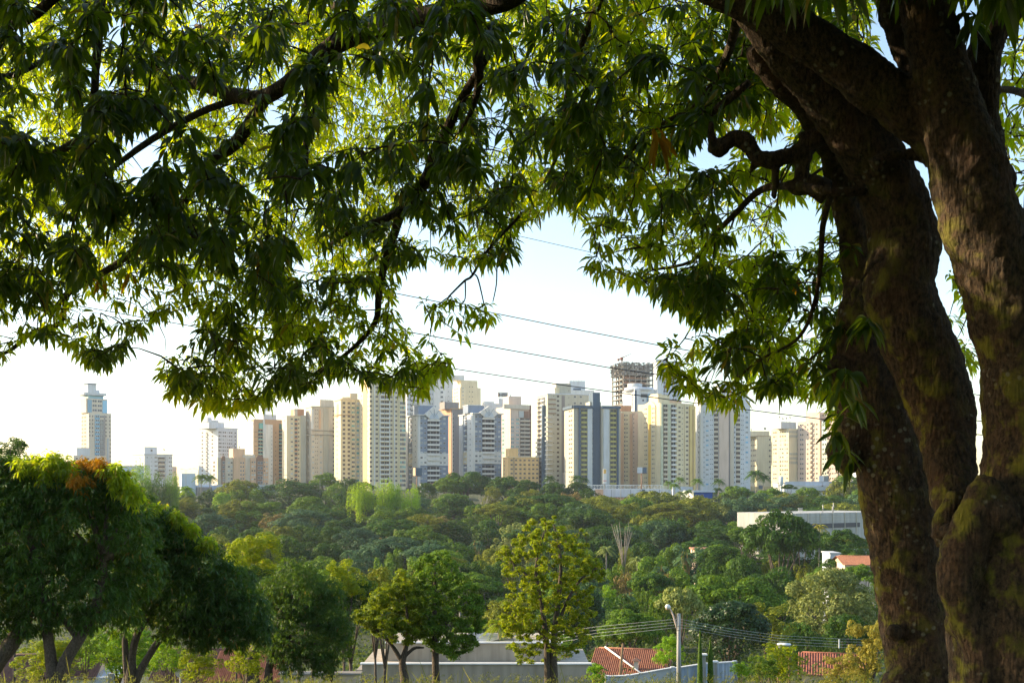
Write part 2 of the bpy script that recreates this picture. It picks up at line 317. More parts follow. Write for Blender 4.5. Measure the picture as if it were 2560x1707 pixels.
b = Bld('glass_tower', 'slim stepped tower with blue glass front, far left of the skyline', 203, 222, 278, 1031, 850, 22, 'beige')
b.v('upper_storeys', 218, 271, 995, 1031, 2, 14, 'beige'); b.v('roof_slab', 210, 266, 981, 987, 0, 15, 'greywhite'); b.v('penthouse', 226, 264, 987, 995, 4, 13, 'glass_blue'); b.v('machine_room', 226, 247, 958, 981, 5, 12, 'greywhite'); b.v('machine_room', 247, 256, 972, 981, 5, 11, 'greywhite')
b.v('machine_room_cap', 225, 248, 956, 959, 4.5, 12.5, 'slate')
b.v('glass_panel', 222, 232, 998, 1030, 1.7, 2, 'glass_blue'); b.v('glass_panel', 259, 270, 998, 1030, 1.7, 2, 'glass_blue'); b.w('F', [239, 252], 1001, 1024, 3, 10, 5, 'gr', off=-1.9)
b.v('glass_column', 237, 249, 1036, 1152, -.35, 0, 'glass_blue'); b.v('glass_column', 249.5, 259, 1050, 1152, -.45, 0, 'glass_pale'); b.v('dark_column', 259.5, 263, 1036, 1160, -.3, 0, 'taupe'); b.v('stair_glazing', 267, 271.5, 1094, 1170, -.35, 0, 'glass_pale')
b.w('F', [243, 254], 1040, 1148, 12, 9, 3.6, 'gr', off=.5); b.w('F', [224.5, 231.5, 265, 274.5], 1040, 1088, 6, 2.5, 4.5, 'br'); b.w('F', [275.5], 1098, 1150, 6, 2.5, 4.5, 'br'); b.w('L', [206, 213], 1042, 1128, 10, 4, 5, 'br')
b = Bld('low_block', 'beige low block with square tank room in front of the slim glass tower', 162, 184, 265, 1138, 760, 18, 'beige', cat='apartment block')
b.v('tank_room', 197, 230, 1118, 1138, 4, 12, 'greywhite'); b.v('ochre_band', 228, 246, 1148, 1154, -.2, 0, 'ochre'); b.w('F', [192, 205, 220, 237, 256], 1146, 1158, 2, 5, 4, ['pl', 'br']); b.w('L', [170, 178], 1146, 1158, 2, 4, 3, 'pl')
b = Bld('grey_block', 'grey-white block with tank room, alone right of the long white warehouse', 329, 361, 431, 1136, 740, 20, 'coolwhite', cat='apartment block')
b.v('tank_room', 365, 397, 1116, 1136, 3, 12, 'coolwhite'); b.cap(1136, 'greywhite', 2); b.v('annex', 431.5, 446, 1165, 1232, 3, 12, 'pinkbeige'); b.v('dark_pilaster', 413, 420, 1138, 1232, -.6, 0, 'greywhite'); b.w('F', [368, 379], 1143, 1185, 5, 3, 3.5, 'pl'); b.w('F', [388, 392, 423.5, 428], 1143, 1185, 5, 2, 3.5, 'br'); b.b('F', 400, 1146, 1190, 5, 9, 8, 'br'); b.b('F', 408.5, 1146, 1190, 5, 6, 8, 'br'); b.w('L', [340, 349], 1143, 1170, 4, 3.5, 3, 'pl'); b.ant(414, 1119, 1136, 3, 3); b.w('F', [383], 1125, 1125, 1, 4, 4, 'br', off=-2.9)
b = Bld('white_tower', 'white tower with stepped roof box, left of the low tan block', 493, 545, 594, 1071, 730, 38, 'coolwhite', depth=20)
b.v('roof_box', 527, 566, 1055, 1071, 2, 12, 'coolwhite'); b.v('roof_box', 526, 537, 1044, 1055, 3, 9, 'coolwhite'); b.v('roof_box', 537.5, 554, 1050, 1055, 3, 9, 'greywhite'); b.cap(1071, 'coolwhite', 3, .2)
b.w('F', [548, 552, 558, 563, 569, 574, 579, 588], 1080, 1135, 7, 3, 3.5, ['br', 'pl', 'gr']); b.w('L', [506, 531], 1080, 1185, 12, 3, 3.5, 'br'); b.b('L', 517, 1083, 1187, 12, 5, 6, 'cr', dy=.8)
b = Bld('tan_block', 'low tan block with two dark arched window bays, below the white tower', 529, 544, 670, 1143, 650, 14, 'beige', cat='apartment block', base=1240)
b.v('tan_bay', 583, 612, 1142, 1240, -1.2, 0, 'salmon'); b.v('tank_room', 586, 616, 1120, 1142, 3, 12, 'salmon'); b.v('tan_bay', 625.5, 670, 1143, 1240, -.8, 0, 'salmon'); b.v('upper_box', 610, 640, 1135, 1143, 2, 10, 'beige')
def arch(s, xa, xb, pt, pb, out, mat, name='arched_bay'):
    bb = MB(); u0, u1 = s.uF(xa), s.uF(xb); r = (u1-u0)/2; z0 = s.z(pb)-s.zb; z1 = s.z(pt)-s.zb-r; pts = [(u0, z0), (u1, z0)]+[((u0+u1)/2+r*math.cos(t), z1+r*math.sin(t)) for t in np.linspace(0, math.pi, 13)]
    bb.prism(pts, -out, -.01); return bb.build(name, M[mat], s.e)
arch(b, 553.5, 562, 1139, 1240, 1.0, 'brown'); arch(b, 640, 656.5, 1137, 1240, 1.6, 'brown'); b.w('F', [557.8], 1156, 1200, 5, 5, 7, 'gr', off=1.0); b.w('F', [645, 652], 1156, 1206, 5, 5, 7, 'gr', off=1.6)
b.w('F', [535, 572, 579], 1156, 1206, 6, 4, 3.5, ['pl', 'br']); b.w('F', [601, 607], 1156, 1206, 6, 3, 3.5, 'gr', off=1.2); b.w('F', [630, 636, 660, 666], 1154, 1208, 6, 3.4, 3.4, ['br', 'pl'], off=.8)
for x in (588, 592, 604): b.ant(x, 1108+random.uniform(0, 6), 1120, 5, 1.5)
b = Bld('brown_white_tower', 'tower of brown panels and white shafts with a blank sign box on its roof', 628, 634, 706, 1047, 700, 20, 'tan')
b.v('white_shaft', 657, 661, 1047, 1232, -.8, 0, 'white'); b.v('white_shaft', 661.2, 680, 1060, 1232, -1.5, 0, 'white'); b.v('roof_box', 661, 694, 1034, 1047, 2, 12, 'coolwhite'); b.v('sign_neck', 665, 672, 1026, 1034, 5, 8, 'coolwhite'); b.v('blank_sign', 661, 684, 1015, 1025, 5, 6.5, 'coolwhite'); b.vl('white_edge', 628, 634, 1053, 1232, .3, 'white')
b.b('F', 651, 1077, 1196, 14, 11, 8.6, 'gn', dy=1); b.b('F', 702, 1077, 1196, 14, 9, 8.6, 'gn', dy=1); b.v('glazed_top', 647, 657, 1057, 1071, -.5, 0, 'glass_green'); b.v('glazed_top', 698, 705, 1057, 1071, -.5, 0, 'glass_green'); b.w('F', [638, 642], 1080, 1196, 11, 2, 2, 'br'); b.w('F', [677], 1070, 1200, 14, 2, 4, 'pl', off=1.5); b.w('F', [689], 1080, 1196, 11, 2.5, 2, 'br')
b = Bld('beige_orange_tower', 'beige tower with an orange-edged balcony stack and orange roof box', 705, 717, 764, 1040, 690, 16, 'cream')
b.v('roof_box', 740, 764, 1020, 1040, 3, 12, 'salmon_deep'); b.v('roof_box_side', 738, 746, 1021, 1040, 2, 3, 'beige'); b.v('putty_shaft', 752, 764, 1037, 1232, -.5, 0, 'putty'); b.cap(1040, 'beige', 1.5, .2); b.b('F', 740, 1050, 1200, 15, 7, 9.4, 'or', dy=.6); b.w('F', [729.5], 1047, 1195, 14, 5, 3.5, ['pl', 'cr'] if 0 else ['pl', 'br']); b.w('F', [746.5], 1047, 1200, 15, 3, 3.5, 'br'); b.w('L', [712], 1050, 1200, 12, 2.5, 3, 'pl')  # right-hand shaft is putty paint
b = Bld('banded_tower', 'pale beige tower with two horizontal bands, left of the arched cream tower', 764, 779, 838, 1017, 690, 14, 'beige')
b.v('roof_box', 803, 838, 997, 1017, 3, 13, 'beige'); b.v('recessed_shaft', 809, 821, 1020, 1232, -.3, 0, 'putty'); b.rack(802, 831, 981, 996, 6)
for y in (1075, 1086): b.v('band', 764.5, 838, y, y+1.3, -.6, 0, 'taupe')
b.cap(1017, 'putty', 2.5, .4); b.v('light_stripe', 778, 784, 1023, 1072, -.2, 0, 'white'); b.v('rose_stripe', 797, 802, 1023, 1072, -.2, 0, 'salmon'); b.w('F', [789, 793.5], 1024, 1200, 18, 1.8, 1.8, 'br'); b.w('F', [812, 816.5, 833.5], 1026, 1195, 17, 3, 4, ['br', 'gr']); b.w('F', [783, 802], 1090, 1195, 9, 4, 3.5, 'pl'); b.w('L', [770], 1030, 1195, 10, 2.5, 3, 'pl')
b = Bld('arched_cream_tower', 'cream tower with an arched niche on its sunlit side, left of the tallest', 836, 852, 899, 999, 670, 16, 'cream')
b.v('roof_block', 858, 880, 991, 999, 2, 12, 'cream'); b.v('roof_block', 880.3, 899, 980, 999, 4, 12, 'putty'); b.cap(999, 'beige', 2.5, .5); b.v('band', 836, 880, 1036, 1037.3, -.6, 0, 'tan'); b.vl('band', 836.5, 852, 1036, 1037.3, .6, 'tan')
b.w('F', [860, 872], 1007, 1194, 18, 5.5, 5.5, 'br'); b.w('F', [883], 1007, 1200, 18, 7, 5, ['gn', 'gr']); b.w('F', [894.5], 1007, 1200, 18, 6, 5, ['gn', 'pl']); b.v('rib', 877, 878, 1000, 1232, -.5, 0, 'putty'); b.v('rib', 888.5, 889.4, 1000, 1232, -.5, 0, 'putty'); b.w('L', [843], 1018, 1194, 16, 2.2, 3, 'br'); b.vl('niche', 842, 846, 1008, 1040, .15, 'tan')
b = Bld('tallest_cream_tower', 'tallest cream tower with two dark balcony stacks, its top behind the mango leaves', 899, 925, 1014, 950, 655, 18, 'cream')
b.vl('yellow_niche', 908, 917, 940, 1232, .12, 'cream_deep'); b.w('L', [904], 960, 1200, 21, 2, 2, 'br'); b.w('L', [919], 965, 1200, 20, 2.2, 1.6, 'br'); b.w('F', [927, 942, 978, 990], 956, 1201, 22, 5.6, 4.6, 'br')
for x in (935, 948.5, 972.5, 984.8): b.v('pilaster', x, x+2, 951, 1232, -.9, 0, 'white')
b.b('F', 954.6, 959, 1205, 22, 11.6, 10.6, 'cr', dy=1.1); b.b('F', 966.8, 959, 1205, 22, 10.6, 10.6, 'cr', dy=1.1); b.v('setback_wing', 997.5, 1014, 975, 1232, -.5, 0, 'cream'); b.w('F', [1001.5, 1006.5, 1011], 1005, 1212, 19, 4.2, 6, ['gn', 'br', 'gr'], off=.5); b.v('crown_block', 930, 990, 940, 950, 3, 14, 'cream')
b = Bld('white_balcony_tower', 'tall white tower with curved balcony corner, behind the left blue-grey gabled tower', 1014, 1016, 1132, 925, 800, 12, 'white')
b.v('pale_shaft', 1070, 1085, 925, 1232, -.5, 0, 'greywhite'); b.v('corner_bay', 1016, 1048, 918, 1232, -2, 0, 'coolwhite'); b.w('F', [1018, 1024, 1043], 940, 1035, 9, 3, 4.5, 'gr', off=2); b.b('F', 1029, 943, 1040, 9, 8, 8, 'wh', off=2); b.b('F', 1038, 943, 1040, 9, 6, 8, 'wh', off=2); b.w('F', [1056, 1062], 935, 1040, 9, 2, 3, 'br'); b.w('F', [1075, 1080], 935, 1045, 10, 2, 4, 'gr', off=.5); b.w('F', [1104.5], 930, 1014, 8, 6, 4.6, 'gr'); b.w('F', [1121], 940, 1000, 6, 2.5, 1.5, 'br'); b.v('roof_box', 1080, 1125, 908, 925, 3, 12, 'white')
b = Bld('stepped_cream_tower', 'plain cream tower with stepped top, behind the two blue-grey gabled towers', 1132, 1150, 1202, 968, 820, 18, 'cream')
b.v('top_block', 1152, 1194, 950, 968, 0, 12, 'cream'); b.v('machine_room', 1134, 1163, 937, 950, 2, 10, 'white'); b.w('F', [1174, 1181], 966, 1015, 5, 2.5, 1.6, 'br'); b.w('L', [1137, 1143], 970, 1015, 6, 3, 4, 'gr'); b.w('F', [1157.5], 970, 1015, 6, 2, 4, 'pl')
b = Bld('tan_grey_tower', 'tan and dark grey slab tower squeezed between the two blue-grey gabled towers', 1105, 1131, 1160, 1022, 735, 28, 'taupe', depth=18)
b.v('stair_shaft', 1117, 1153, 1004, 1022, 3, 10, 'taupe'); b.vl('tan_side', 1106, 1129, 1023, 1232, .3, 'salmon_deep'); b.rack(1123, 1145, 990, 1003, 5); b.w('F', [1133], 1035, 1195, 16, 3, 5, 'rc'); b.w('L', [1120], 1035, 1195, 10, 1.5, 1.5, 'br')
b.cap(1022, 'tan', 2, .5)
def gable(x0, x1, x2, d, top, lab, apx, apy, bx0, bx1, bt):
    b = Bld('gabled_tower', lab, x0, x1, x2, top, d, 20, 'blue', base=1240)
    k = d/F; b.cap(top, 'white', 2.5, 1.0); b.v('tank_room', bx0, bx1, bt, top-2.6, 4, 13, 'blue'); b.v('tank_room_cap', bx0-1, bx1+1, bt-1.5, bt, 3.6, 13.4, 'coolwhite')
    for y0, y1 in ((top+94, top+125),): b.v('white_band', x1+.5, x2, y0, y1, -.25, 0, 'white'); b.vl('white_band', x0, x1-.2, y0, y1, .25, 'cream')
    b.vl('side_pier', x1-14, x1-.1, top+1, 1240, .6, 'white'); b.vl('side_pier', x0, x0+9, top+1, 1240, .6, 'white'); b.v('corner_pier', x1, x1+3, top+1, 1240, -.5, 0, 'white')  # white piers on the left face and the corner
    g = MB(); u0, u1, um = b.uF(apx-24), b.uF(apx+24), b.uF(apx); z = b.z(top)-b.zb; za = b.z(apy)-b.zb
    g.prism([(u0, z+.7), (u0+3.5, z-2.2), (u1-3.5, z-2.2), (u1, z+.7), (um, za)], -1.8, -.2); g.build('gable', M['white'], b.e)
    g = MB(); g.prism([(um-r*0+2.4*math.cos(t)*1.2, z-2+2.9*math.sin(t)*1.2) for r in (1,) for t in np.linspace(0, math.pi, 12)], -1.95, -1.8); g.build('gable_window', M['paleblue'], b.e)
    g = MB(); g.tube([(um, -1.9, z), (um, -1.9, za-2)], [.15, .1], 5); [g.tube([(um, -1.9, z-1), (um+q, -1.9, z+3.2)], [.12, .08], 4) for q in (-3, 3)]; g.build('gable_rays', M['slate'], b.e)
    for i in range(14):
        py = top+8+i*12.3+(3 if i > 9 else 0)
        b.put(BM['wh'], 'balcony', 'F', apx-7.5, py, 14.5, 11.6, 1.6); b.put(BM['wh'], 'balcony', 'F', apx+7.5, py, 14.5, 11.6, 1.6)
        for x in (apx-29.5, apx-20, apx+18.5, apx+28): b.put(WM['gr' if rng.random() < .55 else 'pl'], 'window', 'F', x, py-1, 5, 4.2, 1, .26 if 94 < py-top < 126 else 0)
    b.b('L', x1-19, top+10, top+170, 13, 5, 9, 'wh', dy=.9); b.w('L', [x1-6], top+10, top+170, 13, 2, 3.5, 'gr', off=.6)
    return b
gable(1013, 1047, 1121, 668, 1038, 'left one of the two blue-grey towers with a white gable over the balconies', 1083, 1014, 1052, 1096, 1012)
gable(1150, 1184, 1254, 668, 1034, 'right one of the two blue-grey towers with a white gable over the balconies', 1220, 1014, 1176, 1216, 1012)
b = Bld('white_roof_block', 'white building whose roof box carries a lettered sign, behind the right gabled tower', 1205, 1212, 1290, 1008, 800, 14, 'white')
b.v('roof_box', 1212, 1236, 1003, 1008, 1, 8, 'white'); b.v('roof_box', 1248, 1272, 995, 1008, 1, 8, 'white')
k = b.d/F; b.v('sign_board', 1248, 1270.5, 979, 991, 2, 2.5, 'pale'); b.v('sign_edge', 1247, 1248, 979, 991, 1.9, 2.5, 'rust'); b.v('sign_edge', 1269.5, 1271, 979, 991, 1.85, 2.5, 'rust')
for x in (1251, 1267): b.v('sign_post', x, x+.8, 991, 995, 2.1, 2.4, 'grey_metal')
b.v('sign_cap', 1247, 1271, 978.4, 979.2, 1.8, 2.6, 'taupe')
def letters(bd, strokes, v):
    g = MB()
    for xa, xb, ta, tb in strokes: g.box((bd.uF(xa), v, bd.z(tb)-bd.zb), (bd.uF(xb), v+.3, bd.z(ta)-bd.zb))
    g.build('sign_letters', M['black'], bd.e)
letters(b, [(1249.2, 1250.9, 981.2, 989.3), (1256.4, 1258.1, 981.2, 989.3), (1250.9, 1256.4, 984.4, 986), (1260, 1268.3, 981.2, 982.8), (1260, 1261.7, 982.8, 984.4), (1260, 1268.3, 984.4, 986), (1266.6, 1268.3, 986, 987.7), (1260, 1268.3, 987.7, 989.3)], 1.65)
b = Bld('tan_balcony_tower', 'tan tower with long brown balconies and a tan roof box, above the ochre block', 1240, 1276, 1322, 1015, 760, 26, 'pinkbeige')
b.v('roof_box', 1277, 1308, 989, 1015, 3, 12, 'pinkbeige'); b.v('sloped_crown', 1258, 1322, 1011, 1022, -1.2, 0, 'beige'); b.v('brown_slab', 1296, 1331, 1010, 1232, 1.5, 9, 'brown'); b.b('F', 1312, 1048, 1138, 10, 24, 9, 'br', dy=1.2); b.v('glazed_loft', 1297, 1309, 1026, 1043, -.4, 0, 'glass_pale'); b.v('brown_loft', 1309.3, 1321, 1026, 1043, -.35, 0, 'brown'); b.w('F', [1281, 1294], 1048, 1135, 10, 7, 3.5, ['gn', 'pl']); b.w('L', [1258], 1048, 1130, 9, 5, 5, 'gn'); b.ant(1284, 984, 989, 5, 1.5)
b = Bld('ochre_block', 'low ochre block with a grid of brown windows, below the tan balcony tower', 1257, 1270, 1347, 1143, 640, 14, 'ochre', cat='apartment block', base=1236)
b.v('tank_room', 1276, 1299, 1120, 1143, 3, 11, 'ochre'); b.cap(1143, 'cream', 1.5, .3); b.v('pipe', 1284, 1285.2, 1143, 1236, -.5, 0, 'taupe'); b.w('F', [1279, 1290, 1301, 1311.5, 1323, 1333, 1343], 1150, 1205, 6, 5, 4, 'br'); b.w('L', [1261], 1152, 1205, 6, 2, 3, 'br')
b = Bld('putty_tower', 'broad grey-beige tower with a stack of thin white ledges on its left corner', 1342, 1369, 1478, 985, 640, 18, 'putty', base=1240)
b.v('roof_box', 1393, 1430, 956, 985, 2, 12, 'putty'); b.v('roof_box_side', 1388, 1400, 968, 985, 1, 2, 'cream'); b.v('dark_shaft', 1404, 1412, 988, 1240, -.02, 0, 'taupe'); b.b('L', 1348, 996, 1205, 19, 8, 10, 'br', dy=1.6); b.b('L', 1358, 996, 1205, 19, 9, 10, 'wh', dy=1.2); b.w('F', [1395], 990, 1200, 19, 5.5, 5, 'br'); b.w('F', [1384], 990, 1200, 10, 2, 2, 'br'); b.w('F', [1437, 1452], 990, 1006, 2, 5, 4.5, 'gr'); b.w('F', [1422], 975, 1010, 3, 2, 2, 'br')
b.vl('column', 1361.5, 1364, 1012, 1230, 1.9, 'slate')
for i in range(4): b.v('brown_ledge', 1370, 1389, 997+i*11.6, 999+i*11.6, -.6, 0, 'brown')
for i in range(15): b.v('white_ledge', 1362, 1378, 1043+i*11.6, 1045+i*11.6, -2.2, 0, 'coolwhite')
b.cap(985, 'sky_white', 2, .3)
b = Bld('white_stepped_block', 'white tower top with an empty sign frame, peeking over the broad grey-beige tower', 1420, 1422, 1486, 975, 760, 8, 'white')
b.v('roof_box', 1424, 1464, 951, 975, 2, 12, 'coolwhite'); b.rack(1424, 1456, 936, 951, 5); b.v('dark_band', 1434, 1453, 970, 975, 1, 2, 'slate')
b = Bld('curved_grey_tower', 'pale grey twin tower with blue caps, olive balconies and a dark blue slab between', 1411, 1434, 1481, 1016, 612, 16, 'putty', base=1240)
k = b.d/F
def capband(bd, xa, xb, ta, tb):
    bd.v('blue_cap', xa, xb, ta, tb, -1.0, 2, 'slate')
capband(b, 1432, 1481, 1013, 1020); b.vl('blue_cap', 1411, 1434, 1013, 1020, 1.0, 'slate'); b.b('F', 1460, 1028, 1205, 16, 15, 11.4, 'yl', dy=.8); b.v('blue_pier', 1446, 1450, 1018, 1240, -1.4, 0, 'slate'); b.w('L', [1424, 1429], 1026, 1203, 16, 3, 4, 'br'); b.v('white_pier', 1468, 1480, 1021, 1240, -.8, 0, 'greywhite')
b.v('blue_slab', 1485, 1503, 979, 1240, 2, 10, 'slate'); b.v('link_wall', 1480, 1508, 1002, 1240, 4, 12, 'putty'); b.v('east_wing', 1504, 1551, 1016, 1240, 0, 16, 'putty'); capband(b, 1504, 1551, 1013, 1020); b.b('F', 1533, 1028, 1205, 16, 15, 11.4, 'yl', dy=.8); b.v('blue_pier', 1541.5, 1545, 1018, 1240, -1.4, 0, 'slate'); b.v('white_pier', 1508, 1522, 1021, 1240, -.8, 0, 'greywhite'); b.w('F', [1484], 1025, 1203, 15, 2, 5, 'rc', off=-1.9)
# unfinished tower: open concrete frame
b = Bld('unfinished_tower', 'unfinished concrete tower with bare floors and torn netting, tallest on the skyline', 1530, 1558, 1634, 1010, 780, 20, 'concrete', cat='construction site')
fr = MB(); zs = [b.z(p)-b.zb for p in (1010, 997, 985, 973, 961, 949, 937, 925, 913)]
for z in zs: fr.box((-.5, -.5, z), (b.W+.5, b.L+.5, z+.5))
for u in np.linspace(0, b.W-.8, 6):
    for v in np.linspace(0, b.L-.8, 4): fr.box((u, v, zs[0]+.5), (u+.8, v+.8, zs[-1]+.01))
fr.build('floor_frame', M['concrete'], b.e)
inf = MB()
for i in range(len(zs)-1):
    inf.box((b.W*.2, b.L*.5, zs[i]+.5), (b.W*.95, b.L*.5+.3, zs[i]+2.6))
    if i > 3: inf.box((b.W*.08, .9, zs[i]+.5), (b.W*.36, 1.1, zs[i]+2.4))
inf.build('inner_wall', M['brown'], b.e)
rl = MB()
for i in range(2, len(zs)-2):
    rl.box((0, -.35, zs[i]+1.2), (b.W, -.3, zs[i]+1.5)); rl.box((0, -.35, zs[i]+.7), (b.W*.9, -.3, zs[i]+.8))
rl.build('safety_rail', M['salmon_deep'], b.e)
nn = 900; pts = np.stack([rng.uniform(-.5, b.W+.8, nn), rng.uniform(-1.2, -.6, nn), rng.uniform(zs[-3], zs[-1]+2, nn)], 1); k2 = rng.random(nn) < .33; pts[k2, 1] = rng.uniform(-1, b.L, k2.sum()); pts[k2, 0] = rng.uniform(-1.4, -.6, k2.sum())
me = rhombi('netting', pts, rng.normal(size=(nn, 3))*[.4, 1, .3]+[0, -1, 0], rng.uniform(.8, 2.0, nn), .8); link('netting', me, b.e, (M['concrete'],))
cr = MB(); u = b.uF(1560); z0 = zs[-1]; z1 = b.z(885)-b.zb
for q in ((0, 0), (.8, 0), (0, .8), (.8, .8)): cr.tube([(u+q[0], 5+q[1], z0), (u+q[0], 5+q[1], z1-3)], [.12, .12], 4)
for i in range(8): cr.tube([(u, 5, z0+i*.9), (u+.8, 5, z0+i*.9+.9)], [.07, .07], 4)
cr.box((u-.6, 4.6, z1-3.6), (u+1.2, 6.0, z1-1.6)); cr.tube([(u-2, 5.4, z1-3), (u+7.5, 5.4, z1+1.2)], [.35, .15], 4); cr.box((u-2.8, 5, z1-4.2), (u-1.4, 5.8, z1-2.6)); cr.build('crane', M['rust'], b.e)
b = Bld('modern_white_tower', 'modern white tower with rounded top and blue glass, in front of the unfinished tower', 1556, 1587, 1642, 972, 735, 24, 'coolwhite', cat='office tower')
cy = MB(); cu, cv, rr_, z0, z1 = b.W*.42, 8, b.W*.62, b.z(975)-b.zb, b.z(967)-b.zb
cy.tube([(cu, cv, z0), (cu, cv, z1)], [rr_, rr_], 28); cy.build('round_crown', M['sky_white'], b.e); cy = MB(); cy.tube([(cu-2, cv+2, z1), (cu-2, cv+2, z1+3)], [rr_*.5]*2, 20); cy.build('round_tank_room', M['greywhite'], b.e)
b.v('glass_panel', 1617, 1636, 984, 1020, -.4, 0, 'glass_blue'); b.v('glass_panel', 1602, 1618, 984, 992, -.5, 0, 'glass_grey'); b.vl('glass_side', 1562, 1582, 985, 1020, .3, 'glass_pale'); b.v('fin', 1586, 1590, 975, 1030, -.8, 0, 'slate'); b.v('fin', 1590.3, 1600, 975, 1030, -1.2, 0, 'coolwhite'); b.w('F', [1608], 1000, 1000, 1, 4, 4, 'rc'); b.v('panel_edge', 1636.3, 1642, 972, 1030, -.3, 0, 'greywhite')
b = Bld('white_high_tower', 'high white tower right of the unfinished one, half hidden by mango leaves', 1634, 1641, 1702, 903, 760, 14, 'sky_white')
b.v('roof_parapet', 1640, 1672, 898, 903, 1, 12, 'coolwhite'); b.v('shaft', 1643, 1658, 903, 1232, -.6, 0, 'coolwhite'); b.w('F', [1664, 1686], 956, 1010, 6, 11, 5.5, 'gr'); b.v('seam', 1660, 1661, 903, 1010, -.1, 0, 'slate'); b.ant(1648, 890, 898, 6, 1)
b = Bld('salmon_tower', 'narrow salmon and cream tower between the olive-balcony tower and the arched yellow one', 1551, 1554, 1612, 1028, 650, 10, 'cream')
b.v('roof_box', 1554, 1580, 1013, 1028, 2, 10, 'salmon_deep'); b.v('salmon_pier', 1551, 1558.5, 1032, 1232, -.8, 0, 'salmon'); b.v('salmon_recess', 1574, 1581, 1034, 1232, -.1, 0, 'salmon'); b.v('salmon_recess', 1605, 1611, 1034, 1232, -.1, 0, 'salmon_deep'); b.v('pale_bay', 1581.5, 1604, 1030, 1232, -1, 0, 'pinkbeige'); b.w('F', [1562], 1038, 1200, 16, 2, 5, 'rc'); b.w('F', [1567.5], 1038, 1200, 16, 3, 2.4, 'br'); b.w('F', [1583.5, 1602], 1036, 1200, 16, 2.4, 2, 'br', off=1)
b = Bld('arched_yellow_tower', 'yellow-cream tower with a tall amber arch on its sunlit side', 1608, 1650, 1736, 1006, 620, 34, 'cream', base=1245, depth=22)
b.v('roof_box', 1653, 1682, 985, 1006, 3, 12, 'cream'); b.v('roof_box', 1682.4, 1712, 998, 1006, 3, 11, 'salmon'); b.v('roof_box_cap', 1654, 1665, 982, 985, 4, 11, 'cream')
def archL(s, xa, xb, pt, pb, out, mat, name):
    bb = MB(); u0, u1 = s.uL(xb), s.uL(xa); r = (u1-u0)/2; z0 = s.z(pb)-s.zb; z1 = s.z(pt)-s.zb-r*.7
    pts = [(u0, z0), (u1, z0)]+[((u0+u1)/2+r*math.cos(t), z1+r*.7*math.sin(t)) for t in np.linspace(0, math.pi, 15)]
    n = len(pts); v = [(-out, x, z) for x, z in pts]+[(-.01, x, z) for x, z in pts]; bb.add(v, [tuple(range(n)), tuple(range(2*n-1, n-1, -1))]+[(i, i+n, (i+1) % n+n, (i+1) % n) for i in range(n)]); return bb.build(name, M[mat], s.e)
archL(b, 1612, 1640, 1001, 1245, .5, 'cream', 'arched_front'); archL(b, 1623, 1629, 1009, 1245, .7, 'amber', 'amber_arch'); b.w('L', [1614.5, 1618.5, 1633, 1637], 1019, 1205, 17, 2, 3, 'br', off=.5); b.v('sage_pier', 1651, 1656, 1008, 1245, -.8, 0, 'greenish')
b.b('F', 1663, 1016, 1205, 17, 10, 11, 'br', dy=1.0); b.b('F', 1683, 1016, 1205, 17, 11, 11, 'wh', dy=1.3); b.v('sage_recess', 1669, 1676, 1010, 1245, -.3, 0, 'greenish'); b.v('bay', 1690, 1702, 1007, 1245, -.6, 0, 'cream'); b.w('F', [1697, 1716], 1017, 1208, 17, 5, 4.2, 'br', off=.62); b.w('F', [1706], 1018, 1200, 15, 2.5, 1.5, 'br'); b.v('yellow_end', 1722, 1736, 1012, 1245, -1.2, 0, 'cream_deep'); b.v('bay', 1711, 1721, 1007, 1245, -.55, 0, 'cream'); b.v('slit', 1728.5, 1730, 1020, 1235, -1.35, -1.2, 'brown')
b = Bld('white_grey_tower', 'broad white and grey tower right of the yellow arch, its top behind the leaves', 1736, 1748, 1876, 1000, 640, 14, 'coolwhite', base=1245)
b.v('upper_block', 1800, 1872, 958, 1000, 2, 14, 'coolwhite'); b.v('grey_shaft', 1797, 1821, 992, 1245, -.8, 0, 'pinkbeige'); b.v('dark_slot', 1822, 1824, 1002, 1245, -.3, 0, 'taupe'); b.v('beige_shaft', 1825, 1834, 1002, 1245, -.6, 0, 'beige'); b.w('F', [1768], 1040, 1210, 15, 6, 3.6, ['bl', 'pl']); b.w('F', [1776.5, 1781], 1038, 1208, 15, 2, 1.7, 'rc'); b.b('F', 1790, 1028, 1205, 16, 10, 10.5, 'br', dy=.6); b.b('F', 1845, 1028, 1205, 16, 10, 10.5, 'br', dy=.6); b.w('F', [1853.5, 1858], 1038, 1208, 15, 2, 1.7, 'rc'); b.w('F', [1867], 1030, 1205, 15, 6, 4, ['bl', 'pl']); b.w('F', [1836.5], 1030, 1205, 15, 2, 4, 'gr'); b.v('pier', 1750, 1757, 1002, 1245, -1, 0, 'white'); b.w('F', [1746.5, 1760], 1030, 1205, 15, 1.5, 4, 'gr')
b = Bld('beige_block', 'plain beige block with narrow side windows, right of the broad white and grey tower', 1874, 1894, 1931, 1090, 740, 24, 'cream')
b.v('roof_storey', 1877, 1927, 1077, 1090, 2, 12, 'cream'); b.v('sign_panel', 1917, 1922, 1067, 1073, 4, 4.5, 'putty'); b.w('L', [1879, 1884, 1888], 1098, 1190, 8, 3, 4, 'br'); b.w('F', [1924, 1928.5], 1098, 1195, 8, 3, 4, 'br'); b.cap(1090, 'tan', 1.2, .3); b.ant(1885, 1070, 1077, 4, 1)
b = Bld('banded_white_block', 'white block with taupe bands on its right half, roof crowded with antennas', 1931, 1972, 1999, 1071, 700, 42, 'cream', depth=16)
b.v('roof_box', 1958, 1996, 1054, 1071, 2, 10, 'greywhite'); b.w('L', [1935, 1940, 1951, 1957, 1963, 1968], 1079, 1195, 12, 3, 4, ['br', 'gr', 'pl']); b.w('F', [1995], 1075, 1195, 11, 3, 4, 'br')
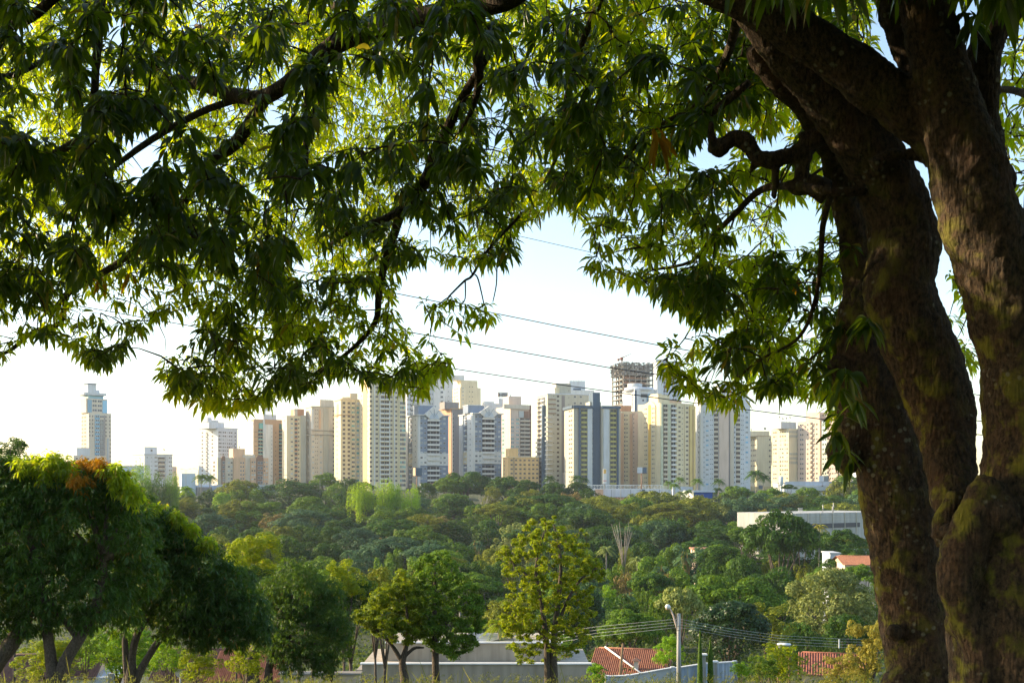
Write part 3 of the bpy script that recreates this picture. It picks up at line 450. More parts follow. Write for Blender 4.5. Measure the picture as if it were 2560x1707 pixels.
for y in (1076, 1087, 1131, 1142, 1153): b.v('taupe_band', 1973, 1993, y, y+6, -.2, 0, 'putty')
for x in (1960, 1968, 1977, 1986): b.ant(x, 1038+random.uniform(0, 8), 1054, 4, 2.2)
b = Bld('pink_beige_tower', 'pinkish beige tower partly in shadow, left half of the pair beside the trunk', 1999, 2049, 2052, 1051, 690, 55, 'pinkbeige', depth=16)
b.v('side_edge', 2049, 2053, 1051, 1232, -.4, 0, 'salmon'); rb = MB(); rb.box((-0.1, 0, b.z(1051)-b.zb), (8, b.L*.62, b.z(1030)-b.zb)); rb.build('roof_box', M['pinkbeige'], b.e)
b.w('L', [2002, 2007, 2019, 2035, 2042], 1060, 1195, 12, 3, 4, ['br', 'gr']); b.b('L', 2029, 1060, 1195, 12, 6, 10, 'br', dy=1.0)
b = Bld('pink_beige_tower', 'taller pinkish beige tower touching the mango trunk, lower half in shadow', 2052, 2128, 2140, 1023, 675, 55, 'pinkbeige', depth=17)
rb = MB(); rb.box((-0.1, 2, b.z(1023)-b.zb), (8, b.L*.5, b.z(1001)-b.zb)); rb.build('roof_box', M['coolwhite'], b.e)
b.w('L', [2058, 2064, 2076, 2082, 2088, 2100, 2106, 2118], 1034, 1195, 14, 3, 4, ['br', 'gr']); b.b('L', 2094, 1034, 1195, 14, 6, 10, 'br', dy=1.0); b.b('L', 2070, 1034, 1195, 14, 6, 10, 'br', dy=.8)
b = Bld('pale_low_block', 'pale block right of the pinkish towers, its foot behind the hillside trees', 2130, 2150, 2215, 1125, 660, 20, 'sky_white', cat='apartment block')
b.w('F', [2160, 2168, 2180], 1135, 1190, 6, 4, 4, 'gr')
# low structures in front of the city
def low(name, label, x0, x1, x2, top, base, d, al, mat, cat='warehouse', roof=None, depth=20, rmat='pale'):
    b = Bld(name, label, x0, x1, x2, top, d, al, mat, base, cat, 'low buildings at the foot of the towers', depth)
    if roof: b.cap(top, rmat, roof, .5)
    return b
b = low('long_warehouse', 'long low white warehouse at the foot of the slim glass tower', 60, 64, 360, 1163, 1200, 600, 4, 'sky_white', roof=1.5); b.v('darker_end', 64, 190, 1170, 1200, -.4, 0, 'paleblue'); b.w('F', [85, 105, 130, 170, 310, 335], 1182, 1182, 1, 14, 6, 'rc', off=.5)
b = low('hip_roofed_house', 'house with a dark blue hipped roof at the left edge of the skyline', 66, 68, 116, 1168, 1195, 560, 4, 'white', cat='house', depth=14)
g = MB(); z = b.z(1168)-b.zb; g.add([(-1.5, -1.5, z), (b.W+1.5, -1.5, z), (b.W+1.5, 15, z), (-1.5, 15, z), (1.5, 7, z+4.4), (4.5, 7, z+4.4)], [(0, 1, 5, 4), (1, 2, 5), (2, 3, 4, 5), (3, 0, 4), (3, 2, 1, 0)]); g.build('roof', M['tile_slate'], b.e)
b = low('white_cube_hall', 'white windowless hall behind the two palms on the left', 452, 454, 489, 1183, 1235, 560, 4, 'paleblue', depth=12); b.v('shop_front', 492, 530, 1217, 1240, 0, 3, 'taupe'); b.v('side_hall', 489.2, 560, 1212, 1240, 2, 10, 'sky_white')
b = low('white_strip_hall', 'long white hall between the tan block and the round dark tree', 545, 547, 690, 1212, 1236, 560, 3, 'sky_white', roof=1, depth=12)
b = low('white_garage', 'small white garage roof behind the trees below the left gabled tower', 1050, 1052, 1100, 1209, 1230, 590, 3, 'sky_white', roof=1.2, depth=10, rmat='tile_orange')
b = low('container_row', 'row of white site containers under the lattice canopy', 1462, 1464, 1678, 1222, 1242, 560, 3, 'coolwhite', cat='site huts', depth=8)
for x in np.arange(1480, 1676, 24): b.v('joint', x, x+1, 1223, 1242, -.12, 0, 'grey_metal')
b.v('beige_container', 1488, 1508, 1222.5, 1242, -.3, 0, 'salmon'); b.v('dark_gate', 1605, 1612, 1223, 1242, -.3, 0, 'slate')
def truss():
    e = empty('lattice_canopy', P(1464, 1222, 575), 'long steel lattice canopy of the service area below the olive-balcony tower', 'canopy'); k = 575/F
    W = 195*k; g = MB(); h = 9*k
    for z in (0, h): g.box((0, 0, z), (W, .3, z+.25))
    n = 26
    for i in range(n+1):
        x = W*i/n; g.box((x-.08, 0, .25), (x+.08, .3, h))
        if i < n: g.tube([(x, .15, .2), (x+W/n, .15, h)] if i % 2 else [(x, .15, h), (x+W/n, .15, .2)], [.08, .08], 4)
    g.build('lattice', M['pale'], e); g = MB(); g.box((0, .4, h*.85), (W*.6, 9, h+.3)); g.build('canopy_roof', M['sky_white'], e)
    g = MB()
    for i in range(7): x = W*i/6; g.box((x-.15, .5, -14), (x+.15, .8, 0))
    g.build('column', M['grey_metal'], e)
truss()
b = low('blue_shed', 'bright blue shed with a white left end on the red bank', 1702, 1735, 1781, 1230, 1248, 545, 30, 'deepblue', depth=8, cat='shed'); b.vl('white_end', 1702, 1734.8, 1228, 1248, .2, 'white'); b.cap(1230, 'sky_white', 4.5, .8); b.w('F', [1741, 1755], 1238, 1238, 1, 7, 4, 'br')
b = low('white_annex', 'white low annex right of the lattice canopy', 1680, 1682, 1732, 1216, 1240, 575, 3, 'sky_white', depth=8)
b = low('flat_white_store', 'long flat white store with a blue-white upper deck, left of the mango trunk', 1880, 1960, 2180, 1207, 1240, 560, 14, 'white', roof=1.4, depth=22); b.v('upper_deck', 1962, 2150, 1203, 1213, -.5, 0, 'sky_white'); b.v('corrugated_band', 2010, 2100, 1216, 1226, -2.5, 0, 'greywhite'); b.v('brick_bit', 2072, 2088, 1213, 1219, -3, -2.5, 'orange_wall'); b.vl('gate', 1898, 1907, 1212, 1222, .3, 'slate')
b = low('concrete_hall', 'raw concrete hall with a sunlit left end, among the trees beside the mango trunk', 1843, 1981, 2230, 1283, 1400, 320, 50, 'hall_grey', cat='hall', depth=None)
g = MB(); u1 = b.uF(2170); g.box((0.5, -.15, b.z(1322)-b.zb), (u1-4, 0, b.z(1310)-b.zb)); g.build('dark_opening', M['recess_shade'], b.e)  # dark panel on the wall, painting the shade of an opening
g = MB()
for u in np.linspace(1, b.W-1, 9): g.box((u, -.22, b.z(1340)-b.zb), (u+.25, -.002, b.z(1283)-b.zb))
for q in (1292, 1301): g.box((0, -.1, b.z(q)-b.zb), (b.W, -.003, b.z(q)-b.zb+.06))
g.build('panel_joint', M['putty'], b.e)
g = MB(); z = b.z(1283)-b.zb; u = 5
for q in range(5): g.tube([(u+q*.4, 2, z), (u+q*.4, 2, z+1.4)], [.05, .05], 4)
g.box((u-.1, 1.9, z+1.3), (u+1.7, 2.1, z+1.4)); g.box((u-.1, 1.9, z+.6), (u+1.7, 2.1, z+.7)); g.build('roof_ladder', M['pale'], b.e)
for x, t in ((2078, 1262), (2102, 1266), (2104.5, 1257)): b.ant(x, t, 1283, 3, .8)
# billboards, totem sign, street lamps
def billboard(px, py, d, w, h, label, panels, pole, mats):
    e = empty('billboard', (P(px, 0, d)[0], d, (HZ-pole)/F*d), label, 'billboard'); k = d/F; z = (pole-py)*k
    g = MB(); g.tube([(0, 0, 0), (0, 0, z-h*k*.5+1)], [.35, .3], 8); g.box((-w*k*.5, .2, z-h*k*.5-.3), (w*k*.5, 1.4, z-h*k*.5)); g.build('pole', M['brown'], e)
    for i, (xa, xb, rot) in enumerate(panels):
        c = math.cos(rot); wd = (xb-xa)*k/c; g = MB(); g.box((0, 0, -h*k/2), (wd, .3, h*k/2)); g.build('panel', M[mats[i]], e, loc=(xa*k, -.5, z), rot=(0, 0, rot))
    return e
billboard(1604, 1175, 560, 22, 15, 'two-sided billboard, left panel pale, in front of the arched yellow tower', [(-11, 1, R(-8)), (2, 13, R(25))], 1240, ['paleblue', 'slate']).location.x += 0
billboard(1042, 1179, 570, 22, 20, 'tall billboard with a dark panel in front of the left gabled tower', [(-9, -3, R(-50)), (-2, 13, R(12))], 1240, ['salmon', 'slate'])
billboard(2056, 1196, 560, 22, 14, 'double billboard on the flat white store roof beside the trunk', [(-9, 2, R(-10)), (3, 16, R(20))], 1215, ['sky_white', 'grey_metal'])
def totem(px, t, bt, d, wp, label):
    e = empty('totem_sign', (P(px, 0, d)[0], d, (HZ-1245)/F*d), label, 'sign'); k = d/F; g = MB(); g.box((-wp*k*.15, 0, 0), (wp*k*.15, .8, (1245-bt)*k)); g.build('pole', M['post'], e)
    g = MB(); g.box((-wp*k/2, -.2, (1245-bt)*k), (wp*k/2, .9, (1245-t)*k)); g.build('board', M['pale'], e)
    g = MB(); g.box((-wp*k*.36, -.3, (1245-t-12)*k), (wp*k*.36, -.203, (1245-t-2)*k)); g.build('yellow_emblem', M['amber'], e); g = MB(); g.box((-wp*k/2, -.26, (1245-t-31)*k), (wp*k/2, -.205, (1245-t-29.5)*k)); g.build('red_band', M['red'], e)
totem(1512, 1171, 1209, 560, 8.5, 'slim white totem sign with a yellow mark, in front of the dark blue slab')
e = empty('water_tower', P(1953, 1240, 545), 'white water tank on a stem in front of the flat white store', 'water tank'); g = MB(); g.tube([(0, 0, 0), (0, 0, 5)], [.5, .5], 10); g.build('stem', M['coolwhite'], e); g = MB(); g.tube([(0, 0, 5), (0, 0, 5.6), (0, 0, 9.3), (0, 0, 9.4)], [.5, 1.05, 1.05, .9], 14); g.build('tank', M['paleblue'], e)
lg = MB(); lg.tube([(0, 0, 0), (0, 0, 12)], [.14, .08], 6); LP = lg.mesh('lamp_pole')
lg = MB()
for s in (-1, 1): lg.tube([(0, 0, 11.9), (s*.9, 0, 12.5), (s*1.9, 0, 12.7)], [.06, .05, .05], 5)
LA = lg.mesh('lamp_arms'); lg = MB(); lg.box((-.45, -.14, -.09), (.45, .14, .07)); lg.box((-.3, -.1, -.13), (.3, .1, -.09)); LH = lg.mesh('lamp_head')
for q in (LP, LA, LH): q.materials.append(M['post'])
lamps = [(159, 1158, 'in front of the warehouse, farthest left'), (180, 1155, 'in front of the warehouse, second from left'), (201, 1158, 'before the low block left of the orange crown'), (322, 1161, 'at the warehouse right end'), (345, 1170, 'before the grey block, beside the bamboo'), (465, 1172, 'before the white windowless hall'), (496, 1171, 'rising out of the left palm'), (527, 1172, 'just right of the right palm'), (560, 1177, 'before the left arched bay of the tan block'), (623, 1185, 'before the middle of the tan block'), (657, 1183, 'before the right arched bay of the tan block'), (688, 1188, 'before the brown and white tower'), (726, 1187, 'before the beige and orange tower'), (800, 1195, 'before the banded tower'), (840, 1200, 'below the arched cream tower, left of a pair'), (861, 1200, 'below the arched cream tower, right of a pair'), (901, 1204, 'below the left edge of the tallest cream tower'), (944, 1199, 'before the middle of the tallest cream tower'), (1408, 1179, 'before the broad grey-beige tower'), (1552, 1206, 'at the end of the lattice canopy near the salmon tower')]
for px, t, lb in lamps:
    d = 540; zt = (HZ-t)/F*d; e = empty('street_lamp', (P(px, 0, d)[0], d, zt-12.7), 'double-armed street lamp '+lb, 'street lamp', 'street lamps along the avenue')
    e.rotation_euler.z = random.uniform(-.5, .5)
    link('pole', LP, e); link('arm', LA, e); link('lamp_head', LH, e, loc=(2.1, 0, 12.75)); link('lamp_head', LH, e, loc=(-2.1, 0, 12.75))
g = MB(); k = 552
bank = [(1470, 1244, 1262), (1540, 1243, 1268), (1640, 1243, 1270), (1720, 1250, 1276), (1800, 1246, 1274), (1840, 1246, 1262)]
top = [P(a, b_, 556) for a, b_, c in bank]; bot = [P(a, c, 535) for a, b_, c in bank]; n = len(bank)
back = [t+np.array([0, 30, -2]) for t in top]
g.add(top+bot+back, [(i, i+n, i+n+1, i+1) for i in range(n-1)]+[(i+2*n, i, i+1, i+2*n+1) for i in range(n-1)]); prop(g.build('earth_bank', M['soil']), kind='structure')
# ------------------------------------------------------------ growing things: shared builders
def lobe_pts(lobes, n, rg, up=.35, jit=.35, shell=(.72, 1.05)):
    L = np.array([l[:3] for l in lobes]); Rr = np.array([l[3:6] for l in lobes]); a = Rr.prod(1)**(2/3); idx = rg.choice(len(lobes), n, p=a/a.sum())
    d = unit(rg.normal(size=(n, 3))+[0, 0, up]); r = rg.uniform(shell[0], shell[1], (n, 1))
    p = L[idx]+Rr[idx]*d*r; nr = unit(d/Rr[idx]+0)+rg.normal(size=(n, 3))*jit+[0, 0, .25]
    return p, nr
def make_lobes(kind, rg):
    o = []
    if kind == 'round':
        o.append((0, 0, .38, .36, .36, .30))
        o[-1] = (0, 0, .36, .31, .31, .25)
        for i in range(85):
            d = unit(rg.normal(size=3)+[0, 0, .5]); r = rg.uniform(.045, .12); q = rg.uniform(.82, 1.08); o.append((d[0]*.38*q, d[1]*.38*q, .38+d[2]*.34*q, r, r, r*.75))
    elif kind == 'umbrella':
        for i in range(64):
            a = rg.uniform(0, 6.28); q = .45*math.sqrt(rg.random()); r = rg.uniform(.05, .12); o.append((q*math.cos(a), q*math.sin(a), .30-.9*q*q+rg.uniform(-.04, .05), r, r, r*.42))
        for i in range(8):
            a = rg.uniform(0, 6.28); q = .3*math.sqrt(rg.random()); o.append((q*math.cos(a), q*math.sin(a), .12, .13, .13, .05))
    elif kind == 'bushy':
        for i in range(85):
            a = rg.uniform(0, 6.28); z = rg.uniform(.08, .88); q = .46*math.sqrt(rg.random())*(1-.6*abs(z-.35)); r = rg.uniform(.04, .12); o.append((q*math.cos(a), q*math.sin(a), z, r, r, r*rg.uniform(.6, 1.1)))
    elif kind == 'bamboo':
        for i in range(20):
            a = rg.uniform(0, 6.28); q = .36*math.sqrt(rg.random()); h = rg.uniform(.35, .85)*(1-.8*q); r = rg.uniform(.09, .15)
            for j in range(4): o.append((q*math.cos(a)*(1+j*.06), q*math.sin(a)*(1+j*.06), h-j*.11, r, r, r*.9))
    elif kind == 'layered':
        for i in range(44):
            a = rg.uniform(0, 6.28); z = rg.choice([.14, .30, .44, .58])+rg.uniform(-.03, .03); q = rg.uniform(.1, .46)*(1-.5*max(0, z-.2)); r = rg.uniform(.06, .13); o.append((q*math.cos(a), q*math.sin(a), z, r, r, r*.32))
    return o
CR = {}; KHM = {}
def crown_mesh(kind, var, n, size):
    key = (kind, var, n)
    if key not in CR:
        rg = np.random.default_rng(((kind == 'round')*7+(kind == 'umbrella')*13+(kind == 'bushy')*19+(kind == 'bamboo')*23+(kind == 'layered')*29+var) % 9999)
        lb = make_lobes(kind, rg); p, nr = lobe_pts(lb, n, rg, .45 if kind != 'bamboo' else .2, .3, (.8, 1.05))
        dr = rg.normal(size=(n, 3))+(np.array([0, 0, -2.2]) if kind == 'bamboo' else 0)
        CR[key] = rhombi('crown_'+kind, p, nr, rg.uniform(.6, 1.3, n)*size, .38 if kind == 'bamboo' else .6, dr, rg); CR[key].materials.append(M['leaf_mid']); KHM[CR[key].name] = float(np.percentile(p[:, 2], 98.5))
    return CR[key]
TR = {}
def trunk_mesh(var):
    if var not in TR:
        st = random.getstate(); random.seed(100+var); g = MB(); fk = .35
        g.tube([(0, 0, -.05), (.01, 0, .15), (.02, .01, fk)], [.045, .03, .026], 7)
        for i in range(6):
            a = i*1.05+random.random()*.6; r = random.uniform(.14, .3); g.tube([(.02, .01, fk-.02), (.02+r*.45*math.cos(a), r*.45*math.sin(a), fk+.25), (r*math.cos(a), r*math.sin(a), random.uniform(.85, 1.05))], [.02, .012, .005], 5)
        TR[var] = g.mesh('tree_trunk'); TR[var].materials.append(M['bark']); random.setstate(st)
    return TR[var]
KH = dict(round=.74, umbrella=.36, bushy=.98, bamboo=.98, layered=.62)
TREES = []
def dist_for(top): return float(np.interp(top, [1185, 1220, 1270, 1330, 1400, 1440, 1480], [560, 520, 430, 330, 235, 190, 165]))
def tree(kind, px, top, wpx, mat, d=None, hs=1, n=None, label=None, trunk='bark', group='trees of the wooded valley', cat='tree', name=None):
    d = d or dist_for(top); w = wpx/F*d; x = (px-1280)/F*d; zt = (HZ-top)/F*d; g0 = gz(x, d)
    px1 = wpx*1024/2560
    n = n or (5200 if px1 < 45 else 9500 if px1 < 80 else 16000)
    n = {9500: 16000 if px1 > 60 else 9500}.get(n, n); size = .062 if n == 2600 else .042 if n == 5200 else .034 if n == 9500 else .027
    me = crown_mesh(kind, random.randrange(5), n, size); kh = KHM[me.name]; H = kh*w*hs; zc = zt-H-g0
    if d > 100 and kind in ('round', 'bushy', 'bamboo') and H < .8*(zt-g0): hs = min(hs*2.3, hs*.85*(zt-g0)/H); H = kh*w*hs; zc = zt-H-g0
    if zc < .3: hs *= max(.25, (zt-g0-.3)/H); H = kh*w*hs; zc = zt-H-g0
    e = empty(name or {'bamboo': 'bamboo_clump', 'umbrella': 'spreading_tree', 'layered': 'spreading_tree', 'bushy': 'bushy_tree', 'round': 'round_tree'}[kind], (x, d, g0), label, 'bamboo' if kind == 'bamboo' else cat, group, random.uniform(0, 6.28))
    c = link('crown', me, e, (), (0, 0, zc), None, (w, w, w*hs)); c.material_slots[0].link = 'OBJECT'; c.material_slots[0].material = M[mat]
    t = link('trunk', trunk_mesh(random.randrange(4)), e, (), (0, 0, 0), None, (w, w, max(.5, zc+H*.6))); t.material_slots[0].link = 'OBJECT'; t.material_slots[0].material = M[trunk]
    TREES.append([e, kind, mat, px, top, label]); return e
def palm_mesh(seed, skirt=False):
    rg = np.random.default_rng(seed); pts = []; nr = []; dr = []; sz = []; g = MB()
    for i in range(20):
        a = i*2.4+rg.uniform(-.2, .2); el = rg.uniform(-.25, 1.15); path = []
        for t in np.linspace(0, 1, 9):
            r = t*math.cos(el*.8); z = t*math.sin(el)-.75*t*t*(1 if el > 0 else .6); path.append(np.array([r*math.cos(a), r*math.sin(a), z]))
        g.tube(path, list(np.linspace(.02, .004, 9)), 3)
        side = np.array([-math.sin(a), math.cos(a), 0])
        for k in range(1, 9):
            for q in (.0, .5):
                c = path[k]*(1-q)+path[k-1]*q
                for s in (-1, 1):
                    tg = unit(path[k]-path[k-1]); d = unit(side*s+tg*.7+np.array([0, 0, -.45])); L = .30*(1-.35*k/8); pts.append(c+d*L*.5); dr.append(d); nr.append(np.cross(d, tg)); sz.append(L)
    return rhombi('fronds', np.array(pts), np.array(nr), np.array(sz), .22, np.array(dr), rg), g
PM = []
for i in range(3):
    me, g = palm_mesh(50+i); me.materials.append(M['leaf_blue']); r = g.mesh('frond_rib'); r.materials.append(M['leaf_mid']); PM.append((me, r))
g = MB(); g.tube([(0, 0, 0), (.01, 0, .5), (0, 0, 1)], [.55, .38, .34], 8); PT = g.mesh('palm_trunk'); PT.materials.append(M['bark_pale'])
rgs = np.random.default_rng(3); a_ = rgs.uniform(0, 6.28, 160); q_ = rgs.uniform(0, 1, 160); pp = np.stack([np.cos(a_)*(.1+.22*(1-q_)), np.sin(a_)*(.1+.22*(1-q_)), -q_*1.1], 1)
PS = rhombi('dead_fronds', pp, np.stack([np.cos(a_), np.sin(a_), .2+0*a_], 1), .5, .15, np.tile([0, 0, -1.], (160, 1))+rgs.normal(size=(160, 3))*.15, rgs); PS.materials.append(M['leaf_rust'])
def palm(px, top, wpx, mat, label, d=None, skirt=False, group='palms of the valley and the city edge'):
    d = d or dist_for(top); r = wpx/F*d/2*1.15; x = (px-1280)/F*d; zt = (HZ-top)/F*d-.35*r; g0 = gz(x, d)
    e = empty('palm_tree', (x, d, g0), label, 'palm', group, random.uniform(0, 6)); me, rb = PM[random.randrange(3)]
    c = link('fronds', me, e, (), (0, 0, zt-g0), None, (r, r, r)); c.material_slots[0].link = 'OBJECT'; c.material_slots[0].material = M[mat]
    link('frond_ribs', rb, e, (), (0, 0, zt-g0), None, (r, r, r)); link('trunk', PT, e, (), (0, 0, 0), None, (.45, .45, zt-g0))
    if skirt: link('dead_fronds', PS, e, (), (0, 0, zt-g0), None, (r*1.2, r*1.2, r*1.7))
for q in [('palm left of the street lamp, in front of the white windowless hall', 503, 1184, 40, 'leaf_mid', 520, 0), ('palm right of the first, before the white windowless hall', 524, 1185, 38, 'leaf_mid', 520, 0), ('small bright palm frond crown right of the bamboo', 465, 1212, 46, 'leaf_bright', 440, 0),
          ('dark palm before the left corner of the broad grey-beige tower', 1374, 1187, 34, 'leaf_dark', 600, 0), ('large dark palm before the olive-balcony tower, left one', 1442, 1186, 34, 'leaf_dark', 600, 0), ('dark palm before the olive-balcony tower, right one', 1461, 1192, 26, 'leaf_dark', 600, 0),
          ('palm before the arched yellow tower, highest of its group', 1700, 1190, 30, 'leaf_mid', 560, 0), ('palm before the arched yellow tower, left of its group', 1671, 1200, 26, 'leaf_mid', 560, 0), ('tall palm left of the blue shed', 1687, 1206, 30, 'leaf_mid', 530, 0), ('leaning palm against the yellow end of the arched tower', 1744, 1194, 34, 'leaf_mid', 570, 0), ('dark palm before the broad white and grey tower', 1797, 1194, 34, 'leaf_dark', 580, 0), ('short dark palm below the dark palm of the white and grey tower', 1794, 1217, 30, 'leaf_dark', 560, 0), ('small dark palm right of the blue shed', 1822, 1214, 26, 'leaf_dark', 570, 0),
          ('wide dark palm before the plain beige block', 1890, 1172, 52, 'leaf_dark', 570, 0), ('second dark palm right of the wide one before the beige block', 1908, 1184, 38, 'leaf_dark', 570, 0), ('pale fan palm left of the blue shed', 1702, 1226, 36, 'leaf_pale', 500, 0), ('pale feathery palm touching the blue shed', 1722, 1222, 30, 'leaf_mid', 510, 0), ('small pale palm on the red bank', 1578, 1232, 24, 'leaf_pale', 500, 0),
          ('grey-green palm high in the dark middle of the wood', 1078, 1345, 52, 'leaf_blue', 300, 0), ('pale-topped palm with a long dark skirt left of the tallest olive tree', 1192, 1350, 40, 'leaf_blue', 300, 1), ('fan palm with a hanging skirt in the shade left of the wide dark dome', 1716, 1378, 58, 'leaf_blue', 240, 1), ('pale palm in the scrub right of the tallest olive tree, upper one', 1594, 1388, 48, 'leaf_pale', 240, 0), ('palm in the scrub right of the tallest olive tree, lower one', 1568, 1478, 54, 'leaf_blue', 170, 1), ('palm at the scrub edge below the bare branches', 1516, 1362, 46, 'leaf_pale', 260, 0), ('palm between the scrub and the shaded slope', 1656, 1412, 64, 'leaf_blue', 220, 1),
          ('coconut palm with yellow fronds beside the concrete hall', 2048, 1306, 44, 'leaf_gold', 260, 0), ('grey palm in the hollow left of the tall light round tree', 872, 1372, 40, 'leaf_blue', 270, 0), ('sunlit yellow banana palm behind the grey wall', 1250, 1542, 84, 'leaf_yellow', 75, 0)]:
    palm(q[1], q[2], q[3], q[4], q[0], q[5], bool(q[6]))
